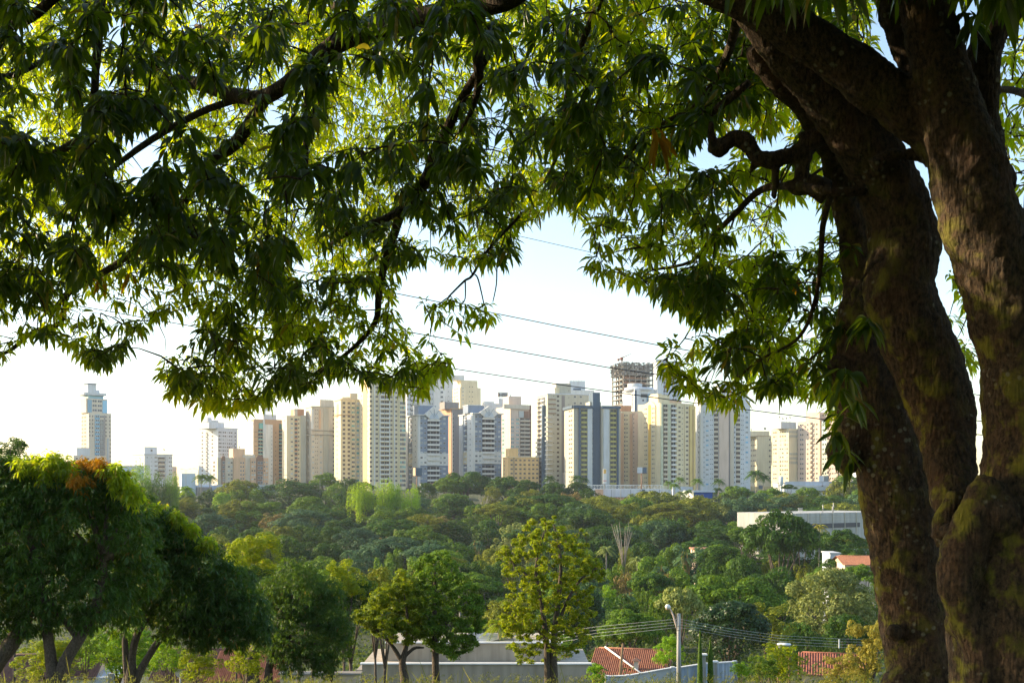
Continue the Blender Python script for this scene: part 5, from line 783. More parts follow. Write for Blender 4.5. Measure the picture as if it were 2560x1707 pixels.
limb([(1700, -20, 6.6, 14), (1690, 60, 7.0, 12), (1660, 150, 7.6, 9), (1600, 240, 8.2, 7), (1500, 300, 8.8, 5), (1400, 400, 9.4, 4)])
limb([(1720, 190, 7.2, 8), (1690, 215, 7.2, 10), (1660, 240, 7.4, 10), (1630, 265, 7.6, 8), (1600, 300, 7.8, 5)])
limb([(1450, -100, 7.6, 12), (1380, 0, 8.4, 9), (1330, 120, 9.2, 7), (1300, 230, 10, 6), (1290, 330, 10.8, 5), (1250, 420, 11.4, 3)])
limb([(2420, 250, 6.9, 16), (2352, 215, 7.6, 9), (2290, 212, 8.2, 7), (2270, 290, 8.6, 5), (2300, 400, 9, 4)])
limb([(1120, -100, 8.7, 10), (900, -160, 10, 10), (650, -200, 11.5, 9), (400, -180, 13, 8), (150, -160, 14, 6)])
limb([(1450, -120, 7.6, 12), (1200, -250, 9.5, 10), (950, -380, 11, 9), (600, -460, 12, 7), (200, -500, 12.5, 5)])
limb([(900, 40, 9.3, 10), (860, -50, 11, 9), (760, 20, 13, 8), (600, 90, 14.5, 7), (450, 60, 15.5, 5)])
limb([(2100, -40, 6.4, 24), (2000, -300, 6.8, 20), (1800, -500, 7.5, 15), (1500, -650, 8.5, 10)]); limb([(2250, -300, 6.3, 24), (2350, -480, 6, 18), (2500, -650, 6, 12)])
rg = np.random.default_rng(11)
OUT = [(-60, -60), (-60, 860), (0, 825), (30, 800), (60, 765), (115, 775), (150, 800), (215, 850), (240, 850), (290, 790), (330, 755), (440, 700), (470, 715), (450, 780), (400, 800), (372, 850), (395, 905), (470, 940), (560, 945), (650, 915), (720, 885), (800, 860), (900, 890), (975, 905), (1000, 870), (1038, 845), (1025, 800), (960, 775), (905, 730), (895, 690), (930, 600), (965, 600), (1060, 612), (1175, 600), (1180, 565), (1170, 530), (1240, 500), (1260, 480), (1290, 470), (1330, 510), (1370, 545), (1350, 590), (1345, 630), (1440, 650), (1510, 670), (1560, 700), (1600, 750), (1590, 800), (1530, 785), (1515, 830), (1560, 880), (1620, 920), (1700, 945), (1720, 895), (1790, 900), (1860, 910), (1915, 910), (1915, 980), (1935, 1030), (1970, 1060), (1985, 850), (2000, 600), (2000, -60)]
HOLES = [(275, 70, 42, 34), (330, 345, 48, 60), (625, 265, 34, 34), (490, 120, 26, 20), (800, 75, 26, 14), (1640, 350, 60, 42), (1775, 330, 50, 34), (1840, 500, 60, 40), (1700, 560, 34, 24), (60, 740, 56, 26), (270, 770, 36, 20), (940, 520, 34, 26), (410, 380, 26, 20), (1230, 180, 34, 26), (1860, 960, 30, 20), (860, 690, 30, 26), (1930, 380, 40, 36), (1580, 130, 20, 14), (690, 610, 26, 20), (85, 590, 26, 20), (1120, 250, 26, 22), (560, 590, 22, 16), (1470, 520, 22, 16), (40, 60, 26, 20)]
def clear(a, f=1.0):
    k_ = np.ones(len(a), bool)
    for x, y, rx, ry in HOLES: k_ &= ((a[:, 0]-x)/(rx*f))**2+((a[:, 1]-y)/(ry*f))**2 > 1
    return a[k_]
# clumped sampling: leaf masses with thin places between them
def clumped(poly, n, nc, rad):
    c = sample_poly(poly, nc, rg); p = c[rg.integers(0, nc, n)]+rg.normal(size=(n, 2))*rad; k_ = inpoly(p[:, 0], p[:, 1], poly); return p[k_]
far = clear(np.vstack([clumped(OUT, 4300, 470, 26), sample_poly(OUT, 1700, rg)])); d_far = rg.uniform(11, 16.5, len(far)); low_ = far[:, 1] > 620; d_far[low_] = rg.uniform(9.8, 13, low_.sum()); rt = far[:, 0] > 1350; d_far[rt] = rg.uniform(8, 13, rt.sum()); deep = clear(sample_poly([(-60, -60), (-60, 600), (300, 640), (880, 640), (1000, 520), (1250, 420), (1500, 560), (1850, 560), (1990, 400), (1990, -60)], 2600, rg), 1.1); far = np.vstack([far, deep]); d_far = np.concatenate([d_far, rg.uniform(14, 19.5, len(deep))])
mid_ = clear(clumped(OUT, 2100, 210, 24)); mid_ = mid_[(mid_[:, 1] < 900)]; d_mid = rg.uniform(8.8, 11, len(mid_)); rt = mid_[:, 0] > 1500; d_mid[rt] = rg.uniform(7.4, 9.5, rt.sum())
NP = [(-60, -60), (-60, 560), (200, 640), (420, 560), (560, 640), (760, 560), (900, 420), (1250, 420), (1400, 520), (1560, 420), (1740, 230), (1700, -60)]
near = clear(clumped(NP, 620, 85, 22)); d_near = rg.uniform(7.2, 8.8, len(near))
rim = []
for i in range(1, len(OUT)-3):
    a_, b_ = np.array(OUT[i], float), np.array(OUT[i+1], float); m_ = max(1, int(np.hypot(*(b_-a_))/11))
    for j in range(m_): rim.append(a_+(b_-a_)*j/m_+rg.normal(size=2)*7-[0, 14])
rim = np.array(rim); rim = rim[inpoly(rim[:, 0], rim[:, 1], OUT)]; d_rim = np.where(rim[:, 0] > 1340, rg.uniform(8.4, 10.5, len(rim)), rg.uniform(9.8, 11.8, len(rim)))
ext = np.array([(970, 690), (1000, 700), (985, 720), (1010, 735), (1035, 700), (1050, 730), (1065, 750), (1085, 725), (1100, 710), (1120, 700), (1135, 725), (1060, 770), (1040, 690), (1090, 740), (1125, 740), (1000, 715), (1020, 720), (1075, 700), (1110, 735), (380, 840), (400, 815), (430, 800), (370, 860), (1530, 775), (1545, 790), (1545, 850), (1530, 830)], float)
d_ext = rg.uniform(10, 10.8, len(ext)); d_ext[-4:] = 8.6
RP = [(2262, -40), (2330, -40), (2480, 200), (2480, 560), (2352, 520), (2320, 400), (2275, 250)]
rp = sample_poly(RP, 130, rg); d_rp = rg.uniform(8, 12, len(rp)); GP = [(2165, 620), (2235, 640), (2240, 860), (2200, 850), (2170, 760)]; gp = sample_poly(GP, 22, rg); d_gp = rg.uniform(9, 11, len(gp))
up = sample_poly([(-900, -1000), (2500, -1000), (2700, -400), (2500, -60), (-900, -60)], 1150, rg); d_up = rg.uniform(6.5, 14, len(up)); lf = sample_poly([(-900, -100), (-60, -100), (-60, 820), (-500, 860), (-900, 700)], 800, rg); d_lf = rg.uniform(8, 14, len(lf))  # foliage outside the view, added to shade the trunk
up2 = sample_poly([(1500, -800), (2700, -800), (2700, -60), (1700, -60)], 420, rg); d_u2 = rg.uniform(4.2, 6.5, len(up2))
def grow(a, d, name, mat, nl, Lr, Wf=.22, droop=.9, k=.009, r0=.006):
    tips = P3(a, d, S2)+rg.normal(size=(len(a), 3))*[0, .05, 0]; return tips
groups = [(rim, d_rim, 'rim'), (near, d_near, 'near'), (mid_, d_mid, 'mid'), (np.vstack([far, rp, gp]), np.concatenate([d_far, d_rp, d_gp]), 'far'), (ext, d_ext, 'ext'), (np.vstack([up, lf, up2]), np.concatenate([d_up, d_lf, d_u2]), 'up')]
nodes.extend([P(x*S2, y*S2, 10.2) for x, y in ((1120, 590), (1085, 632), (1066, 646), (1035, 680))]); g = MB(); stem(g, [(1300, 540, 4, 10), (1219, 626, 4, 10.1), (1181, 688, 3.5, 10.2), (1160, 703, 3, 10.2), (1121, 742, 2.2, 10.3)], 10.2, 5)
stem(g, [(1187, 686, 2, 10.2), (1196, 700, 2, 10.2), (1211, 765, 1.4, 10.2)], 10, 4); stem(g, [(1163, 700, 2, 10.2), (1163, 745, 1.5, 10.2), (1155, 760, 1.2, 10.2)], 10, 4); stem(g, [(1262, 590, 2, 10.1), (1244, 650, 2, 10.2), (1241, 710, 1.6, 10.2), (1232, 755, 1.2, 10.2)], 10, 4)
# unseen crown around the camera, added to shade the trunk and near leaves
nr_ = 4300; ry = rg.uniform(-8, 7.5, nr_); rx = rg.uniform(-8, 11, nr_); rz = np.maximum(2.9, .5*ry+1.0)+rg.uniform(0, 2.6, nr_)-.02*(rx-2)**2*(ry < 2); roof = np.stack([rx, ry, np.maximum(rz, 1.6+np.maximum(0, .5*ry))], 1)
side = np.stack([rg.uniform(0, 6, 900), rg.uniform(2, 14, 900), rg.uniform(-.3, 6, 900)], 1); side[:, 0] += .50*side[:, 1]+1.1; back_ = np.stack([rg.uniform(-9, 10, 1500), rg.uniform(-9, -4, 1500), rg.uniform(-.6, 4.5, 1500)], 1)
left_ = np.stack([rg.uniform(-12.5, -5.5, 1700), rg.uniform(3.5, 13, 1700), rg.uniform(1.1, 6.5, 1700)], 1); left_ = left_[left_[:, 0] < -.50*left_[:, 1]-.3]
shade_crown = np.vstack([roof, side, back_, left_]); sv = np.array(sd)     # gaps cut on the sun's side so light reaches the trunk
tt = (shade_crown[:, 0]-2.4)/sv[0]; hit = shade_crown-sv*tt[:, None]; op = (tt > 1) & (np.abs(hit[:, 1]-6.6) < 1.1) & (((hit[:, 2] > -1.5) & (hit[:, 2] < -.1)) | ((hit[:, 2] > 1.1) & (hit[:, 2] < 1.6)) | ((hit[:, 2] > 2.3) & (hit[:, 2] < 2.7))); shade_crown = shade_crown[~op]
for q in ([(2.6, 6.4, 4.2), (1.5, 4, 5), (0, 1, 5.4), (-2, -3, 5), (-4, -7, 4)], [(2.7, 6.4, 4.4), (4, 3, 5), (5, 0, 5.2), (6, -5, 4.4)], [(3.0, 6.6, 3.6), (6, 7, 4), (9, 8, 3.5)], [(2.6, 6.4, 4.8), (-1, 5, 5.6), (-5, 4, 5.2), (-8, 2, 4.6)], [(3, 6.7, 4), (6, 10, 5), (9, 13, 4.5)], [(-4, 4.5, 5.3), (-7, 7, 4.5), (-9, 10, 3.8), (-10, 12, 2.6)], [(-6, 3.5, 5), (-9, 6, 3.6), (-11, 7, 2)]):
    g2 = MB(); g2.tube(q, list(np.linspace(.14, .03, len(q))), 8); hang(g2.build('branch', M['bark_mango'])); nodes.extend([np.array(a)*(1-u)+np.array(b)*u for a, b in zip(q[:-1], q[1:]) for u in (0, .33, .66)])
allt = np.vstack([P3(a, d, S2) for a, d, _ in groups]+[shade_crown]); dirs = connect(allt, nodes, g, .005, .009, .10, 4, rg); hang(g.build('twigs', M['bark_mango']))
hang(rosettes('foliage', shade_crown, dirs[-len(shade_crown):], (9, 12), (.22, .34), .32, .6, 'leaf_mango', mango, rg))
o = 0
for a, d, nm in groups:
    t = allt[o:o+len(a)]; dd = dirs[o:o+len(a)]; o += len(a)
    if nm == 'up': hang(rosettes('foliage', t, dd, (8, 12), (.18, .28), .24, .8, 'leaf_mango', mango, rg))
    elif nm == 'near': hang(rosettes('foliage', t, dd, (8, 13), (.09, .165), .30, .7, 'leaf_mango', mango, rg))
    else: hang(rosettes('foliage', t, dd, (7, 12), (.065, .135) if nm != 'mid' else (.08, .15), .28, .5, 'leaf_mango_lit' if nm != 'mid' else 'leaf_mango', mango, rg))
sp = [(1985, 735, 6.5), (1990, 745, 6.45), (1930, 850, 6.6), (1945, 865, 6.5), (1925, 900, 6.6), (1960, 930, 6.4), (1930, 960, 6.6), (1915, 1000, 6.7), (1935, 1040, 6.75), (1950, 1060, 6.8), (2215, 30, 6.2), (2235, 40, 6.2), (2228, 60, 6.15), (1590, 190, 7.0), (1480, 330, 7.6)]
for q in sp: hang(rosettes('shoot', np.array([Q(*q)]), np.array([[-.5, -.3, -.4]]), (6, 9), (.12, .18), .28, .7, 'leaf_mango', mango, rg, (.3, 1), .012))
fl = np.array([Q(1500, 325, 7.4), Q(1508, 335, 7.4), Q(1850, 655, 7.8), Q(600, 590, 9), Q(300, 640, 10.6), Q(240, 640, 10.8)]); [hang(rosettes('withered_leaves', q[None], np.array([[0, 0, -1.]]), (3, 6), (.16, .22), .2, 1.4, 'leaf_flush', mango, rg)) for q in fl]
# --- dense mangoes on the slope to the left
def slope_mango(label, d, lobes, trunks, nros, mat='leaf_mango_far', flush=None, L=(.11, .19), name='mango_tree', nl=(8, 11), bx=None):
    x0 = bx or trunks[0][0][0]; b = P(x0, 0, d); g0 = gz(b[0], d); e = empty(name, (b[0], d, g0), label, 'tree'); off = Vector((-b[0], -d, -g0)); lb = []
    for q in lobes:
        dd = d+(q[3] if len(q) > 3 else 0); c = P(q[0], q[1], dd); r = q[2]/F*dd; lb.append((*c, r, r*1.1, r*(q[4] if len(q) > 4 else .95)))
    p, nr = lobe_pts(lb, nros, rg, .15, .3, (.55, 1.08)); o = rosettes('crown', p, unit(nr), nl, L, .25, .55, mat, e, rg); o.location = off
    g = MB(); nd = []
    for t in trunks: nd += stem(g, [(q[0], q[1], q[2]) for q in t], d, 10, .06)
    for l in lb: 
        c = np.array(l[:3]); s = min(nd, key=lambda n: ((n-c)**2).sum()); g.tube([s, (s+c)/2+[0, 0, -.1], c], [.09, .06, .03], 6)
    o = g.build('trunk', M['bark'], e); o.location = off
    if flush:
        lb2 = [(*P(q[0], q[1], d-q[3]), q[2]/F*d, q[2]/F*d, q[2]/F*d) for q in flush]; p, nr = lobe_pts(lb2, 300, rg, .3, .3, (.2, 1.25)); o = rosettes('young_leaves', p, unit(nr), nl, (.08, .15), .24, 1.1, 'leaf_flush', e, rg); o.location = off
    return e
def add_leaves(e, lobes, d, n, mat, name):  # extra leaves whose brighter colour paints sunlight on a crown's top
    lb = [(*P(q[0], q[1], d), *[q[2]/F*d]*3) for q in lobes]; p, nr = lobe_pts(lb, n, rg, .5, .3, (.5, 1.15)); o = rosettes(name, p, unit(nr), (8, 11), (.12, .19), .25, .7, mat, e, rg); o.location = Vector((0, 0, 0))-e.location; return o
e = slope_mango('big dark mango tree with orange young leaves on top, filling the left edge', 28, [(30, 1240, 85), (-20, 1170, 60), (60, 1180, 50), (330, 1330, 70), (30, 1260, 85), (120, 1235, 75), (215, 1240, 80), (290, 1290, 80, 1), (80, 1350, 110), (190, 1330, 100), (290, 1390, 95, 1), (20, 1460, 95), (130, 1450, 105), (240, 1480, 90), (330, 1440, 80, 1), (-80, 1290, 120), (-80, 1440, 130), (215, 1200, 50), (160, 1210, 50), (20, 1200, 60), (310, 1250, 45), (100, 1540, 60), (20, 1560, 50), (215, 1545, 40), (270, 1215, 40), (300, 1530, 60, 1)],
    [[(140, 1800, 26), (140, 1720, 24), (128, 1650, 14), (118, 1580, 13), (105, 1500, 12), (90, 1400, 9)], [(145, 1720, 20), (165, 1650, 16), (195, 1600, 15), (225, 1545, 14), (250, 1480, 11), (260, 1400, 8)], [(-190, 1860, 44), (-130, 1800, 38), (-60, 1720, 30), (0, 1640, 24), (40, 1590, 20), (70, 1530, 15), (90, 1450, 12)], [(195, 1600, 7), (160, 1550, 6), (120, 1500, 5)]], 6500, 'leaf_mango_far', [(205, 1180, 34, .0), (255, 1188, 28, .0), (235, 1162, 20, .1), (215, 1212, 22, .5), (190, 1200, 20, .8), (250, 1165, 22, .5)])
add_leaves(e, [(100, 1165, 30), (140, 1160, 34), (170, 1185, 26), (300, 1205, 34), (330, 1240, 30), (60, 1170, 30), (280, 1180, 30), (120, 1195, 30)], 27.5, 420, 'leaf_mango_lit', 'sunlit_leaves')
e = slope_mango('dark mango tree sloping down to the right, between the leftmost mango and the weeping tree', 32, [(350, 1310, 70), (400, 1330, 70), (450, 1360, 60), (340, 1265, 50), (420, 1370, 85), (500, 1420, 85), (570, 1475, 75), (625, 1530, 60), (380, 1440, 95), (470, 1500, 90), (550, 1545, 75), (340, 1500, 70), (650, 1575, 40), (430, 1565, 50), (590, 1590, 45), (500, 1590, 45)],
    [[(330, 1800, 24), (328, 1700, 16), (330, 1640, 10), (345, 1580, 9), (385, 1520, 8), (430, 1460, 7)], [(335, 1710, 12), (365, 1650, 9), (405, 1590, 8), (450, 1540, 7)], [(320, 1710, 10), (314, 1640, 8), (312, 1580, 7)]], 4600)
add_leaves(e, [(390, 1270, 22), (440, 1300, 24), (480, 1330, 22), (520, 1360, 22), (350, 1255, 20)], 31.5, 200, 'leaf_mango_lit', 'sunlit_leaves')
slope_mango('dense round weeping tree with dark small leaves, left of centre', 38, [(750, 1490, 85), (690, 1530, 62), (815, 1530, 60), (740, 1580, 95), (690, 1610, 58), (810, 1610, 62), (850, 1570, 40), (650, 1580, 34), (730, 1655, 42), (810, 1660, 40), (740, 1440, 55), (670, 1480, 45), (820, 1480, 45)],
    [[(640, 1800, 22), (632, 1720, 20), (628, 1660, 16), (650, 1600, 12), (720, 1540, 9)], [(670, 1720, 12), (676, 1650, 9), (700, 1590, 7)]], 4600, 'leaf_mango_far', None, (.07, .13), 'weeping_tree', (8, 12))
def clump_tree(name, label, d, outline, trunks, nclump, cr, per, ls, mat, dz=1.1, bark_='bark', extra=None):
    b = P(trunks[0][0][0], 0, d); g0 = gz(b[0], d); e = empty(name, (b[0], d, g0), label, 'tree'); off = Vector((-b[0], -d, -g0)); a = sample_poly(outline, nclump, rg)
    cx = (max(o[0] for o in outline)+min(o[0] for o in outline))/2; hw = (max(o[0] for o in outline)-min(o[0] for o in outline))/2
    dep = d+rg.uniform(-1, 1, nclump)*dz*np.sqrt(np.clip(1-((a[:, 0]-cx)/hw)**2, .1, 1)); c = P3(a, dep); g = MB(); nd = []
    for t in trunks: nd += stem(g, t, d, 8, .06)
    connect(c, nd, g, .012, .012, -.12, 5, rg, 3); o = g.build('trunk', M[bark_], e); o.location = off
    n = nclump*per; i = np.repeat(np.arange(nclump), per); dr = unit(rg.normal(size=(n, 3))); rr = cr*rg.uniform(.6, 1.4, nclump)[i]; p = c[i]+dr*rr[:, None]*rg.uniform(.3, 1, (n, 1))*[1, 1, .62]
    me = rhombi('crown', p, dr*.6+[0, 0, .7]+rg.normal(size=(n, 3))*.4, rg.uniform(.7, 1.3, n)*ls, .55, None, rg); o = link('crown', me, e, (M[mat],)); o.location = off; return e
clump_tree('olive_leaved_tree', 'tallest tree of the foreground slope, airy yellow-olive crown over twin thin trunks', 45, [(1350, 1292), (1395, 1292), (1420, 1325), (1468, 1318), (1462, 1355), (1500, 1400), (1512, 1440), (1475, 1480), (1488, 1540), (1470, 1600), (1430, 1645), (1380, 1655), (1300, 1655), (1262, 1600), (1250, 1540), (1272, 1480), (1250, 1420), (1240, 1385), (1290, 1345), (1312, 1312)],
    [[(1372, 1800, 12), (1370, 1700, 9), (1366, 1600, 7), (1352, 1500, 5), (1340, 1420, 4), (1360, 1330, 2)], [(1390, 1800, 13), (1386, 1700, 10), (1384, 1600, 8), (1396, 1500, 6), (1402, 1400, 4), (1385, 1310, 2)], [(1384, 1600, 5), (1410, 1520, 4), (1450, 1450, 3), (1490, 1420, 2)], [(1366, 1600, 4), (1330, 1560, 3), (1290, 1540, 2)], [(1350, 1480, 4), (1310, 1430, 3), (1270, 1400, 2)]], 560, .18, 90, .095, 'leaf_yellow', 1.7)
clump_tree('green_leaved_tree', 'full green tree with straight trunk left of the tallest olive one', 42, [(1075, 1378), (1118, 1382), (1148, 1430), (1188, 1462), (1208, 1500), (1212, 1560), (1190, 1615), (1150, 1645), (1100, 1635), (1050, 1600), (1022, 1540), (1022, 1460), (1048, 1400)],
    [[(1092, 1800, 12), (1090, 1700, 10), (1088, 1620, 8), (1086, 1540, 6), (1088, 1460, 4), (1085, 1400, 2)], [(1088, 1600, 4), (1130, 1540, 3), (1170, 1500, 2)]], 360, .20, 120, .09, 'leaf_mid', 1.6)
clump_tree('green_leaved_tree', 'leaning forked tree before the grey wall, with sunlit left side', 41, [(1000, 1425), (1040, 1450), (1060, 1520), (1062, 1590), (1010, 1612), (955, 1590), (900, 1562), (882, 1535), (925, 1500), (968, 1452)],
    [[(1013, 1800, 12), (1012, 1700, 11), (1006, 1655, 9), (1014, 1620, 6), (1020, 1560, 4), (1010, 1480, 2)], [(1006, 1655, 6), (985, 1620, 5), (960, 1590, 4), (925, 1560, 2)], [(1012, 1640, 4), (1035, 1620, 4), (1060, 1618, 2)]], 240, .20, 120, .09, 'leaf_fresh', 1.3)
for x, t, w_, lb in ((1750, 1578, 13, 'slim columnar cypress beside the blue-washed wall, left of two'), (1776, 1592, 15, 'slim columnar cypress beside the blue-washed wall, right of two')):
    d = 48; k = d/F; c = P(x, 0, d); g0 = gz(c[0], d); e = empty('cypress', (c[0], d, g0), lb, 'tree', 'columnar cypresses'); h = (HZ-t)*k-g0; n = 5000; u = rg.random(n)**.8; a = rg.uniform(0, 6.28, n); r = w_*k*.5*(1-u**3)*rg.uniform(.7, 1.05, n)
    me = rhombi('foliage', np.stack([r*np.cos(a), r*np.sin(a), .2+u*(h-.2)], 1), np.stack([np.cos(a), np.sin(a), .3+0*a], 1), .10, .3, np.tile([0, 0, 1.], (n, 1))+rg.normal(size=(n, 3))*.3, rg); link('foliage', me, e, (M['leaf_mid'],)); g = MB(); g.tube([(0, 0, -.1), (0, 0, h*.9)], [.06, .02], 6); g.build('trunk', M['bark'], e)
# ------------------------------------------------------------ houses and things at the foot of the slope
def house(name, label, x0, x1, top, d, mat, depth, rot=0, cat='house', base=None):
    """walls box; returns empty and helpers in local metres (x right, y back, z up from its base)"""
    a = P(x0, top, d); b = P(x1, top, d); g0 = min(gz(a[0], d), gz(b[0], d))-.5; e = empty(name, (a[0], d, g0), label, cat, None, rot); W = (b[0]-a[0])/math.cos(rot); H = a[2]-g0
    g = MB(); g.box((0, 0, 0), (W, depth, H)); g.build('wall', M[mat], e); return e, W, H, d/F
e, W, H, k = house('rendered_house', 'long grey rendered wall with pale coping and a set-back upper storey, behind the central trees', 905, 1474, 1660, 72, 'render_wall', 7)
g = MB(); g.box((-.12, -.12, H+.003), (W+.12, .35, H+.09)); g.build('coping', M['pale'], e); g = MB(); u0, u1 = 55*k, 500*k; g.box((u0, 1.5, H+.01), (u1, 6.8, H+45*k)); g.build('upper_storey', M['render_wall'], e); g = MB(); g.box((u0-.1, 1.38, H+45*k+.003), (u1+.1, 1.75, H+45*k+.08)); g.build('coping', M['pale'], e)
g = MB(); z = H+45*k+.04; g.add([(u0+170*k, 1.9, z), (u0+260*k, 1.9, z), (u0+215*k, 4, z+.35), (u0+340*k, 4, z+.2)], [(0, 1, 3, 2)]); g.build('sheet_roof', M['grey_metal'], e); g = MB(); g.box((-14*k, -.05, -.1), (0-.002, 3, H-.35)); g.box((W+.002, -.03, 0), (W+.4, .6, H+.02)); g.build('corner_pillar', M['concrete'], e)
def tileroof(name, e, W, D, H, rise, mat, over=.4, n=40, hip=0):
    """gable roof, ridge along x, with rolled tile rows running down the slopes"""
    g = MB(); v = []; nx = n*4
    for side in (0, 1):
        rows = []
        for i in range(nx+1):
            x = -over+(W+2*over)*i/nx; b = .07*math.sin(i*math.pi/2); ins = hip*min(1, 1)*D/2
            xr = min(max(x, ins), W-ins) if hip else x
            rows.append(((x, -over if side == 0 else D+over, H-.1+b), (xr, D/2, H+rise+b)))
        vs = [p for r in rows for p in r]; g.add(vs, [(2*i, 2*i+2, 2*i+3, 2*i+1) if side == 0 else (2*i, 2*i+1, 2*i+3, 2*i+2) for i in range(nx)], 0)
    g.tube([(hip*D/2, D/2, H+rise+.02), (W-hip*D/2, D/2, H+rise+.02)], [.09, .09], 8); o = g.build(name, M[mat], e); g = MB()
    for x in (0, W): g.add([(x, 0, H), (x, D, H), (x, D/2, H+rise-.1)], [(0, 1, 2)])
    g.build('gable_end', M['beige_wall'], e); return o
e, W, H, k = house('tiled_house', 'house with bright red tile roof and two air conditioners, left of the trunk', 2004, 2150, 1681, 110, 'beige_wall', 7, -R(15)); tileroof('roof', e, W, 7, H, 1.5, 'tile_red', .35, 26)
for px in (2072, 2096):
    g = MB(); x = (px-2004)*k; g.box((x-.40, -.40, H-.75), (x+.40, -.05, H-.20)); o = g.build('air_conditioner', M['pale'], e); g = MB(); g.tube([(x-.1, -.403, H-.47), (x-.1, -.42, H-.47)], [.23, .23], 16); f = g.build('fan_grille', M['black'], o); g = MB(); g.tube([(x-.1, -.422, H-.47), (x-.1, -.43, H-.47)], [.10, .10], 14); g.build('fan', M['pale'], o)
e, W, H, k = house('terracotta_house', 'low house with broad terracotta roof and small chimney, left of the street light', 1478, 1650, 1684, 100, 'beige_wall', 10, R(-12)); tileroof('roof', e, W*1.05, 10, H, 1.6, 'tile_orange', .3, 40)
g = MB(); g.tube([(W*.75, -.2, H+.1), (W*.1, 4.8, H+1.75)], [.09, .09], 5); g.build('pale_strip', M['pale'], e); x = W*.62; g = MB(); g.box((x-.2, .95, H), (x+.2, 1.35, H+1.1)); o = g.build('chimney', M['beige'], e); g = MB(); g.add([(x-.38, .77, H+1.13), (x+.38, .77, H+1.13), (x+.38, 1.53, H+1.13), (x-.38, 1.53, H+1.13), (x, 1.15, H+1.4)], [(0, 1, 4), (1, 2, 4), (2, 3, 4), (3, 0, 4), (3, 2, 1, 0)]); g.build('chimney_cap', M['tile_brown'], o)
def wall(label, pts, mat, bot=1.2, th=.15, cap=True):
    a = P(*pts[0]); e = empty('boundary_wall', (a[0], a[1], gz(a[0], a[1])-.3), label, 'wall'); g = MB(); c = MB(); q = MB()
    for i in range(len(pts)-1):
        A, B = P(*pts[i])-a, P(*pts[i+1])-a; off = a[2]-e.location.z; za, zb = A[2]+off, B[2]+off
        vs = [(A[0], A[1], -bot), (B[0], B[1], -bot), (B[0], B[1], zb), (A[0], A[1], za)]; vs += [(x, y+th, z) for x, y, z in vs]; g.add(vs, [(0, 1, 2, 3), (7, 6, 5, 4), (3, 2, 6, 7), (0, 3, 7, 4), (1, 5, 6, 2)])
        vs = [(A[0], A[1]-.05, za+.004), (B[0], B[1]-.05, zb+.004), (B[0], B[1]-.05, zb+.06), (A[0], A[1]-.05, za+.06)]; vs += [(x, y+th+.1, z) for x, y, z in vs]; c.add(vs, [(0, 1, 2, 3), (7, 6, 5, 4), (3, 2, 6, 7), (0, 3, 7, 4), (1, 5, 6, 2), (0, 4, 5, 1)])
    for p_ in pts:
        A = P(*p_)-a; za = A[2]+a[2]-e.location.z; q.box((A[0]-.1, A[1]-.08, -bot), (A[0]+.1, A[1]+.22, za+.08))
    g.build('panel', M[mat], e); c.build('coping', M['greywhite'], e); q.build('pillar', M[mat], e); return e
wall('blue-washed boundary wall rising to the right behind the street light', [(1518, 1692, 56), (1570, 1690, 56), (1682, 1670, 57)], 'greywhite'); wall('whitish stained wall section between the street light and the cypresses', [(1684, 1672, 57.4), (1760, 1660, 58), (1838, 1655, 60)], 'blue_wash')
e = empty('wooden_pole', (P(1545, 0, 58)[0], 58, gz(5, 58)), 'leaning grey wooden pole above the terracotta roof', 'pole'); g = MB(); g.tube([(0, 0, 0), P(1557, 1608, 58)-P(1545, 1220, 58)+np.array([0, 0, -gz(5, 58)])], [.13, .05], 7); g.build('shaft', M['wood'], e); g = MB(); g.box((-.15, -.1, 0), (.12, .12, 1.2)); g.build('brace', M['wood'], e)
for x, t, lb in ((1758, 1637, 'square pale post with a flat cap between the two cypresses'), (1786, 1655, 'short grey post right of the right cypress')):
    d = 50; c = P(x, t, d); g0 = gz(c[0], d); e = empty('gate_post', (c[0], d, g0), lb, 'post'); g = MB(); g.box((-.1, -.1, 0), (.1, .1, c[2]-g0)); g.build('shaft', M['post'], e); g = MB(); g.box((-.16, -.16, c[2]-g0+.002), (.16, .16, c[2]-g0+.07)); g.build('cap', M['pale'], e)
# street light and its wires
d = 55; c = P(1697, 1533, d); g0 = gz(c[0], d); e = empty('street_light', (c[0], d, g0), 'tall concrete post with a curved arm and white lamp head', 'street light'); h = c[2]-g0; k = d/F
g = MB(); g.tube([(0, 0, -.2), (0, 0, h)], [.13, .085], 12); [g.tube([(0, 0, h-q), (0, 0, h-q-.06)], [.10, .10], 12) for q in (.55, .75)]; g.build('post', M['post'], e)
A = [(-3*k, 0, h-42*k), (-8*k, 0, h-25*k), (-14*k, 0, h-5*k), (-20*k, 0, h+9*k), (-26*k, 0, h+15*k)]; g = MB(); g.tube(A, [.05, .045, .04, .04, .04], 7); g.build('arm', M['pinkbeige'], e)
g = MB(); g.tube([(-21*k, 0, h+15*k), (-25*k, 0, h+16.5*k), (-30*k, 0, h+17*k), (-34*k, 0, h+16*k)], [.05, .12, .13, .05], 12); o = g.build('lamp_head', M['pale'], e); g = MB(); g.tube([(-24*k, 0, h+14*k), (-32*k, 0, h+14*k)], [.09, .09], 8); g.build('lens', M['salmon'], o)
for i in range(4):
    g = MB(); g.tube([P(1330, 1586+9*i, 70), P(1500, 1565+8*i, 62), P(1697, 1546+7*i, 55.2), P(1820, 1570+6.5*i, 57), P(1950, 1588+7*i, 60), P(2098, 1596+7*i, 64), P(2300, 1600+7*i, 70)], [.0055]*7, 4)
    prop(g.build('power_line', M['greywhite']), 'pale power line passing the street light, '+('topmost of four', 'second of four from the top', 'third of four from the top', 'lowest of four')[i], 'cable', 'pale power lines at the street light')
